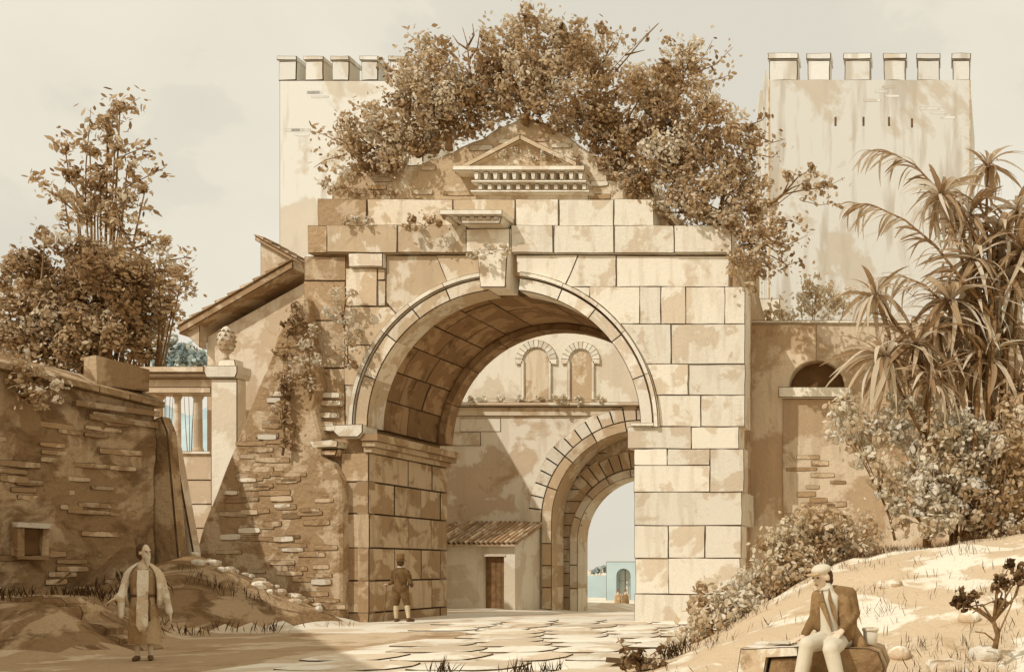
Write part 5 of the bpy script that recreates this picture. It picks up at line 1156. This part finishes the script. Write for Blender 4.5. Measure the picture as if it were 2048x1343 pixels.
# short cloak: open at the front, falling over both arms
rings = [(1.54, .0, .02, .09, .085, 0), (1.50, 0, .02, .15, .115, .0), (1.44, 0, .02, .23, .14, .01), (1.36, 0, .02, .29, .165, .02), (1.24, 0, .02, .325, .18, .03), (1.10, 0, .03, .335, .18, .045), (.98, 0, .04, .33, .17, .06), (.86, .01, .05, .31, .15, .07)]
cl_ = robe(rings[::-1], 9, seg=56, open_front=(math.pi * 1.5 - .80, math.pi * 1.5 + .62)); co = child(cl_, 'cloak', mk, CLOTH_P); m_ = co.modifiers.new('t', 'SOLIDIFY'); m_.thickness = .018
skin('sleeve', mk, CLOTH_P, [((-.26, .0, 1.22), (-.31, -.06, 1.04), .062, .062), ((-.31, -.06, 1.04), (-.37, -.10, .99), .06, .052), ((-.31, -.07, 1.0), (-.31, -.06, .70), .06, .042)], (), .013, 3)
skin('sleeve', mk, CLOTH_P, [((.27, .01, 1.24), (.335, -.02, .98), .066, .06), ((.335, -.02, .98), (.385, -.05, .76), .06, .056)], (), .013, 3)
for sx, fx in ((-.09, -.03), (.10, .025)): skin('shoe', mk, SHOE, [((sx, .045, .045), (sx + fx, -.17, .036), .048, .038)], (), .011, 2)
skin('beard', mk, BEARD, [(Vector(hc) + fd_ * .075 - up2 * .08, Vector(hc) + fd_ * .075 - up2 * .22, .052, .022)], [(Vector(hc) + fd_ * .05 - up2 * .075, (.06, .06, .05), None)], .009, 3)
skin('hair', mk, HAIR, (), [(Vector(hc) - fd_ * .045 + up2 * .034, (.108, .108, .112), None), (Vector(hc) - fd_ * .062 - up2 * .03, (.098, .09, .10), None)], .011, 2)
mk.rotation_euler = (0, 0, rad(34)); mk.scale = (.84, .9, 1.0)
for sx in (-.09, .10):
    pass
# --- man in a hat walking along the jamb, seen from behind
WY = 26.0
mn = empty('person', (X(801, WY), WY, 0.05), 'man in a brown jacket and tall hat walking by the left jamb with a stick', 'person')
s = 1.0; hc = (.0, .0, 1.53); B_, C_, fd_, sd2, up2 = head(hc, (-.5, .86, -.05), .98)
caps = C_ + [((.0, 0, 1.34), (0, 0, 1.46), .055, .052), ((0, 0, .85), (0, 0, 1.30), .125, .14)]
caps += [((-.17, 0, 1.28), (-.22, .04, 1.04), .05, .042), ((-.22, .04, 1.04), (-.40, .14, .98), .04, .028), ((.17, 0, 1.28), (.23, .06, 1.02), .05, .042), ((.23, .06, 1.02), (.18, .22, .92), .04, .028)]
caps += hand((-.40, .14, .98), (-.9, .3, -.1), (0, 0, -1), 1.0, .9) + hand((.18, .22, .92), (-.3, .9, .1), (0, 0, -1), 1.0, .8)
legs = [((-.08, 0, .85), (-.13, .03, .47), .09, .062), ((-.13, .03, .47), (-.11, .0, .09), .056, .036), ((.08, 0, .85), (.14, .05, .47), .09, .062), ((.14, .05, .47), (.24, -.06, .10), .056, .036)]
feet = [((-.11, .0, .09), (-.11, -.02, .045), .038, .04), ((-.11, -.03, .042), (-.14, .17, .032), .042, .032), ((.24, -.06, .10), (.24, -.07, .05), .038, .042), ((.24, -.08, .05), (.27, .10, .03), .042, .032)]
skin('body', mn, SKIN, caps + legs + feet, B_, .012, 3)
skin('jacket', mn, COAT_D, [((0, .0, .90), (0, 0, 1.28), .145, .16), ((-.10, 0, 1.30), (.10, 0, 1.30), .085, .085), ((-.17, 0, 1.29), (-.225, .04, 1.03), .068, .057), ((-.225, .04, 1.03), (-.37, .13, .985), .055, .043), ((.17, 0, 1.29), (.235, .06, 1.01), .068, .057), ((.235, .06, 1.01), (.19, .2, .93), .055, .043), ((0, 0, 1.30), (0, 0, 1.40), .08, .066)], (), .013, 3)
skin('breeches', mn, COAT_D, [((-.06, 0, .86), (.06, 0, .86), .145, .145), ((-.08, 0, .84), (-.13, .03, .46), .118, .078), ((.08, 0, .84), (.14, .05, .46), .118, .078)], (), .013, 3)
skin('stocking', mn, STOCK, [((-.13, .03, .46), (-.122, .012, .30), .06, .062), ((-.122, .012, .30), (-.11, 0, .09), .058, .042)], (), .011, 2)
skin('stocking', mn, STOCK, [((.14, .05, .46), (.18, .01, .30), .06, .062), ((.18, .01, .30), (.24, -.06, .10), .058, .042)], (), .011, 2)
for c in ([((-.11, .0, .08), (-.11, -.03, .045), .045, .047), ((-.11, -.03, .045), (-.145, .18, .036), .047, .038)], [((.24, -.06, .09), (.24, -.08, .05), .045, .048), ((.24, -.08, .05), (.275, .11, .036), .047, .038)]): skin('shoe', mn, SHOE, c, (), .011, 2)
child(MB().lathe([(.145, .0), (.15, .012), (.098, .022), (.09, .06), (.094, .17), (.088, .20), (.05, .208)], (.0, .0, 1.575), 20), 'hat', mn, CLOTH_D)
child(MB().lathe([(.097, .0), (.099, .02), (.096, .04)], (.0, .0, 1.60), 20), 'hat_band', mn, SHOE)
skin('hair', mn, HAIR, (), [(Vector(hc) - fd_ * .035 + up2 * .0, (.088, .092, .09), None)], .012, 2)
child(MB().lathe([(.072, 0), (.078, .03), (.07, .055)], (0, 0, 1.385), 16), 'collar', mn, LINEN)
stk = MB().tube([(-.47, .19, 1.02), (-.48, .17, .60), (-.50, .10, 0.0)], [.013, .012, .010], 6); stk = stk.build('walking_stick', [M_WOOD], None, smooth=True, loc=mn.location); tag(stk, 'thin walking stick held out by the man in the tall hat', 'stick')
# --- man seated on the stone block
KY = 9.6; KS = F / KY
def K(px, py, dy=0.0): return Vector(((px - 1655) / KS, dy, (1437 - py) / KS))
sk = empty('person', (X(1655, KY), KY, 0.0), 'man in a brown coat, pale trousers and cap seated on the stone block', 'person')
hc = K(1645, 1152, -.04); B_, C_, fd_, sd2, up2 = head(hc, (-.62, -.74, -.22), 1.0)
lw_, le_, ls_ = K(1612, 1270, -.16), K(1630, 1232, .0), K(1637, 1192, -.01)
rw_, re_, rs_ = K(1688, 1258, -.20), K(1708, 1226, .02), K(1698, 1188, .02)
hip = K(1668, 1278, .05); lk = K(1625, 1282, -.36); lf = K(1600, 1420, -.34); rk = K(1672, 1290, -.42); rf_ = K(1700, 1420, -.42)
caps = C_ + [(K(1655, 1190, 0), K(1650, 1166, -.02), .058, .052), (hip, K(1665, 1205, .02), .105, .095), (ls_, le_, .05, .042), (le_, lw_, .04, .028), (rs_, re_, .05, .042), (re_, rw_, .04, .028)]
caps += hand(lw_, K(1596, 1276, -.24) - lw_, (0, .1, -1), 1.0, .25, thumb=1) + hand(rw_, K(1678, 1268, -.28) - rw_, (-.2, .2, -1), 1.0, .6, thumb=-1)
caps += [(K(1655, 1278, 0), lk, .085, .062), (lk, lf, .056, .038), (K(1680, 1278, 0), rk, .085, .062), (rk, rf_, .056, .038)]
for q in (lf, rf_): caps += [(q + Vector((0, .04, -.03)), q + Vector((-.03, -.16, -.04)), .042, .034)]
skin('body', sk, SKIN, caps, B_, .0095, 3); eyes(sk, hc, fd_, sd2, up2)
skin('shirt', sk, LINEN, [(K(1662, 1275, -.02), K(1660, 1205, -.03), .118, .118), (K(1655, 1188, -.02), K(1652, 1174, -.025), .085, .066)], (), .012, 3)
coat = [(K(1692, 1266, -.06), K(1688, 1204, -.045), .085, .082), (K(1641, 1250, -.05), K(1643, 1204, -.045), .06, .066), (K(1696, 1272, .05), K(1690, 1205, .035), .095, .10), (K(1650, 1262, .04), K(1655, 1205, .04), .085, .10), (K(1680, 1265, .09), K(1675, 1200, .07), .13, .125), (ls_, K(1668, 1186, .04), .07, .085), (rs_, K(1668, 1186, .04), .075, .085), (ls_, le_, .068, .056), (le_, lw_ + (le_ - lw_) * .12, .055, .042), (rs_, re_, .074, .060), (re_, rw_ + (re_ - rw_) * .12, .058, .044)]
skin('coat', sk, COAT, coat, (), .012, 3)
skin('coat_tail', sk, COAT, [(K(1700, 1260, .08), K(1722, 1292, .0), .075, .07), (K(1722, 1292, .0), K(1730, 1308, -.04), .06, .045)], (), .012, 3)
for a in ([(1646, 1178), (1640, 1200), (1655, 1232), (1668, 1262), (1662, 1232), (1652, 1198)], [(1660, 1174), (1668, 1200), (1672, 1208), (1680, 1250), (1668, 1225), (1660, 1195)]):
    mb = MB(); v = [K(p[0], p[1], -.165 - .02 * (p[1] < 1240) + .10 * max(0, (1200 - p[1]) / 26)) for p in a]; n = len(v)
    mb.add(v + [p + Vector((0, .03, 0)) for p in v], [tuple(range(n)), tuple(range(2 * n - 1, n - 1, -1))] + [(i, (i + 1) % n, n + (i + 1) % n, n + i) for i in range(n)]); child(mb, 'lapel', sk, COAT, False)
for i in range(4): mb = MB(); sphere(mb, K(1684 + i * 2.5, 1212 + i * 11, -.085 - .004 * i), .012); child(mb, 'button', sk, SHOE)
skin('trousers', sk, CLOTH_P if False else LINEN, [(K(1652, 1276, .04), K(1684, 1276, .04), .125, .125), (K(1655, 1278, 0), lk, .105, .078), (lk, lf + Vector((0, 0, .06)), .074, .058), (K(1680, 1278, 0), rk, .105, .080), (rk, rf_ + Vector((0, 0, .06)), .076, .058)], (), .012, 3)
for q in (lf, rf_): skin('shoe', sk, SHOE, [(q + Vector((0, .045, -.03)), q + Vector((-.03, -.17, -.035)), .05, .042)], (), .011, 2)
skin('hair', sk, HAIR, (), [(hc - fd_ * .035 + up2 * .0, (.083, .088, .088), None), (hc - fd_ * .06 - up2 * .05, (.06, .055, .06), None)], .011, 2)
mb = MB(); rot = Matrix((sd2, fd_, up2)).transposed()
sphere(mb, hc + up2 * .062 - fd_ * .004, (.096, .108, .062), rot)
cap = skin('cap', sk, LINEN, (), [(hc + up2 * .066 - fd_ * .004, (.092, .105, .055), rot)], .011, 2)
mb = MB(); sphere(mb, hc + up2 * .045 + fd_ * .105, (.075, .06, .012), rot); child(mb, 'peak', sk, CLOTH_T)
mb = MB(); mb.lathe([(.078, -.02), (.074, .0), (.066, .03)], K(1652, 1176, -.02), 18); child(mb, 'collar', sk, LINEN)
# stone block he sits on
sb = MB(); zt = K(1, 1283).z - .03
poly = [(X(1466, 9.3), -.2), (X(1470, 9.3), .45), (X(1476, 9.3), .69), (X(1490, 9.3), zt - .01), (X(1560, 9.3), zt + .005), (X(1592, 9.3), zt), (X(1592, 9.3), zt - .09), (X(1532, 9.3), zt - .11), (X(1524, 9.3), .4), (X(1520, 9.3), -.2)]
sb = MB(); sb.prism(poly, 9.38, 10.35, .008, jit=.010, back=True); sb = sb.build('stone_slab', [M_ROCK, INK]); tag(sb, 'pale stone slab left of the seated man with the sketchbook on it', 'stone slab', kind='thing')
poly = [(X(1522, 9.3), -.2), (X(1527, 9.3), .4), (X(1536, 9.3), zt - .12), (X(1594, 9.3), zt - .1), (X(1597, 9.3), zt), (X(1650, 9.3), zt), (X(1735, 9.3), zt - .01), (X(1757, 9.3), zt - .06), (X(1766, 9.3), zt - .2), (X(1758, 9.3), .4), (X(1750, 9.3), -.2)]
sb = MB(); sb.prism(poly, 9.42, 10.3, .012, jit=.014, back=True); sb = sb.build('seat_rock', [M_SOIL, INK]); tag(sb, 'dark brown rock under the seated man', 'rock')
bk = empty('book', K(1565, 1272) + Vector((X(1655, KY), 9.62, 0)), 'small open sketchbook lying on the stone block', 'book'); bk.location.z = zt + .012
for q, nm in ((0, 'cover'), (1, 'pages')):
    mb = MB(); a, h = (.115, .006) if q == 0 else (.108, .018); mb.box(-a, a, -.08 + q * .006, .08 - q * .006, .0 + q * .006, .006 + q * h)
    o = child(mb, nm, bk, SHOE if q == 0 else LINEN, False)
bk.rotation_euler = (0, 0, -.35)
cu = empty('cup', Vector((X(1740, 9.7), 9.75, zt - .0)), 'white beaker with a rim standing on the stone block behind the seated man', 'cup')
child(MB().lathe([(.062, 0), (.066, .004), (.072, .135), (.066, .135), (.058, .012)], (0, 0, 0), 22), 'vessel', cu, LINEN)
child(MB().lathe([(.077, .128), (.082, .136), (.082, .152), (.077, .16), (.069, .155), (.069, .13)], (0, 0, 0), 22), 'rim', cu, CLOTH_P)
# boulder on the bank
def boulder(name, label, px, py, Y, sx, sy, sz, seed):
    c = P(px, py, Y); mb = MB(); sphere(mb, (0, 0, 0), (sx, sy, sz), None, 18, 12)
    mb.v = [tuple(Vector(p) * (1 + .40 * mnoise.noise(Vector(p) * 5 + Vector((seed, 0, 0))))) for p in mb.v]
    o = mb.build(name, [M_ROCK], None, smooth=False, loc=(c.x, c.y, gz(c.x, c.y) + sz * .35)); tag(o, label, 'boulder'); return o
boulder('boulder', 'rounded boulder lying in the grass of the right bank', 1895, 1275, 10.8, .26, .2, .13, 3)
boulder('boulder', 'pale boulder behind the small crooked tree', 1968, 1275, 11.4, .17, .2, .12, 8)
for px, py, Yb, sz_, lab in [(1800, 1235, 11.5, .10, 'small pale rock in the grass right of the beaker'), (1940, 1190, 13.0, .12, 'small rock half way up the right bank'), (1780, 1150, 15.0, .13, 'flat rock high on the right bank above the beaker'), (1850, 1320, 9.8, .09, 'small rock at the lower edge below the boulder')]:
    boulder('boulder', lab, px, py, Yb, sz_ * 1.3, sz_ * 1.1, sz_ * .9, px * .1)
# two far figures on the road
for px, lab, m in ((1236, 'left one of two tiny cloaked figures on the far road', CLOTH_T), (1251, 'right one of two tiny cloaked figures on the far road', COAT)):
    x = X(px, 80); o = empty('person', (x, 80, gz(x, 80)), lab, 'person', 'figures on the far road')
    skin('body', o, SKIN, [((-.09, 0, .05), (-.08, 0, .85), .05, .09), ((.09, .1, .05), (.08, 0, .85), .05, .09), ((0, 0, .85), (0, 0, 1.38), .14, .14), ((0, 0, 1.4), (0, 0, 1.5), .06, .06), ((-.2, 0, 1.38), (-.26, 0, .85), .06, .04), ((.2, 0, 1.38), (.26, 0, .85), .06, .04)], [((0, 0, 1.6), (.085, .1, .12), None)], .03, 2)
    child(robe([(.45, 0, 0, .30, .24, .05), (.9, 0, 0, .27, .2, .04), (1.3, 0, 0, .24, .17, .02), (1.46, 0, 0, .12, .1, 0)], 7, seg=24), 'cloak', o, m)
    child(MB().lathe([(.17, 0), (.17, .02), (.10, .03), (.09, .15)], (0, 0, 1.66), 14), 'hat', o, CLOTH_D)
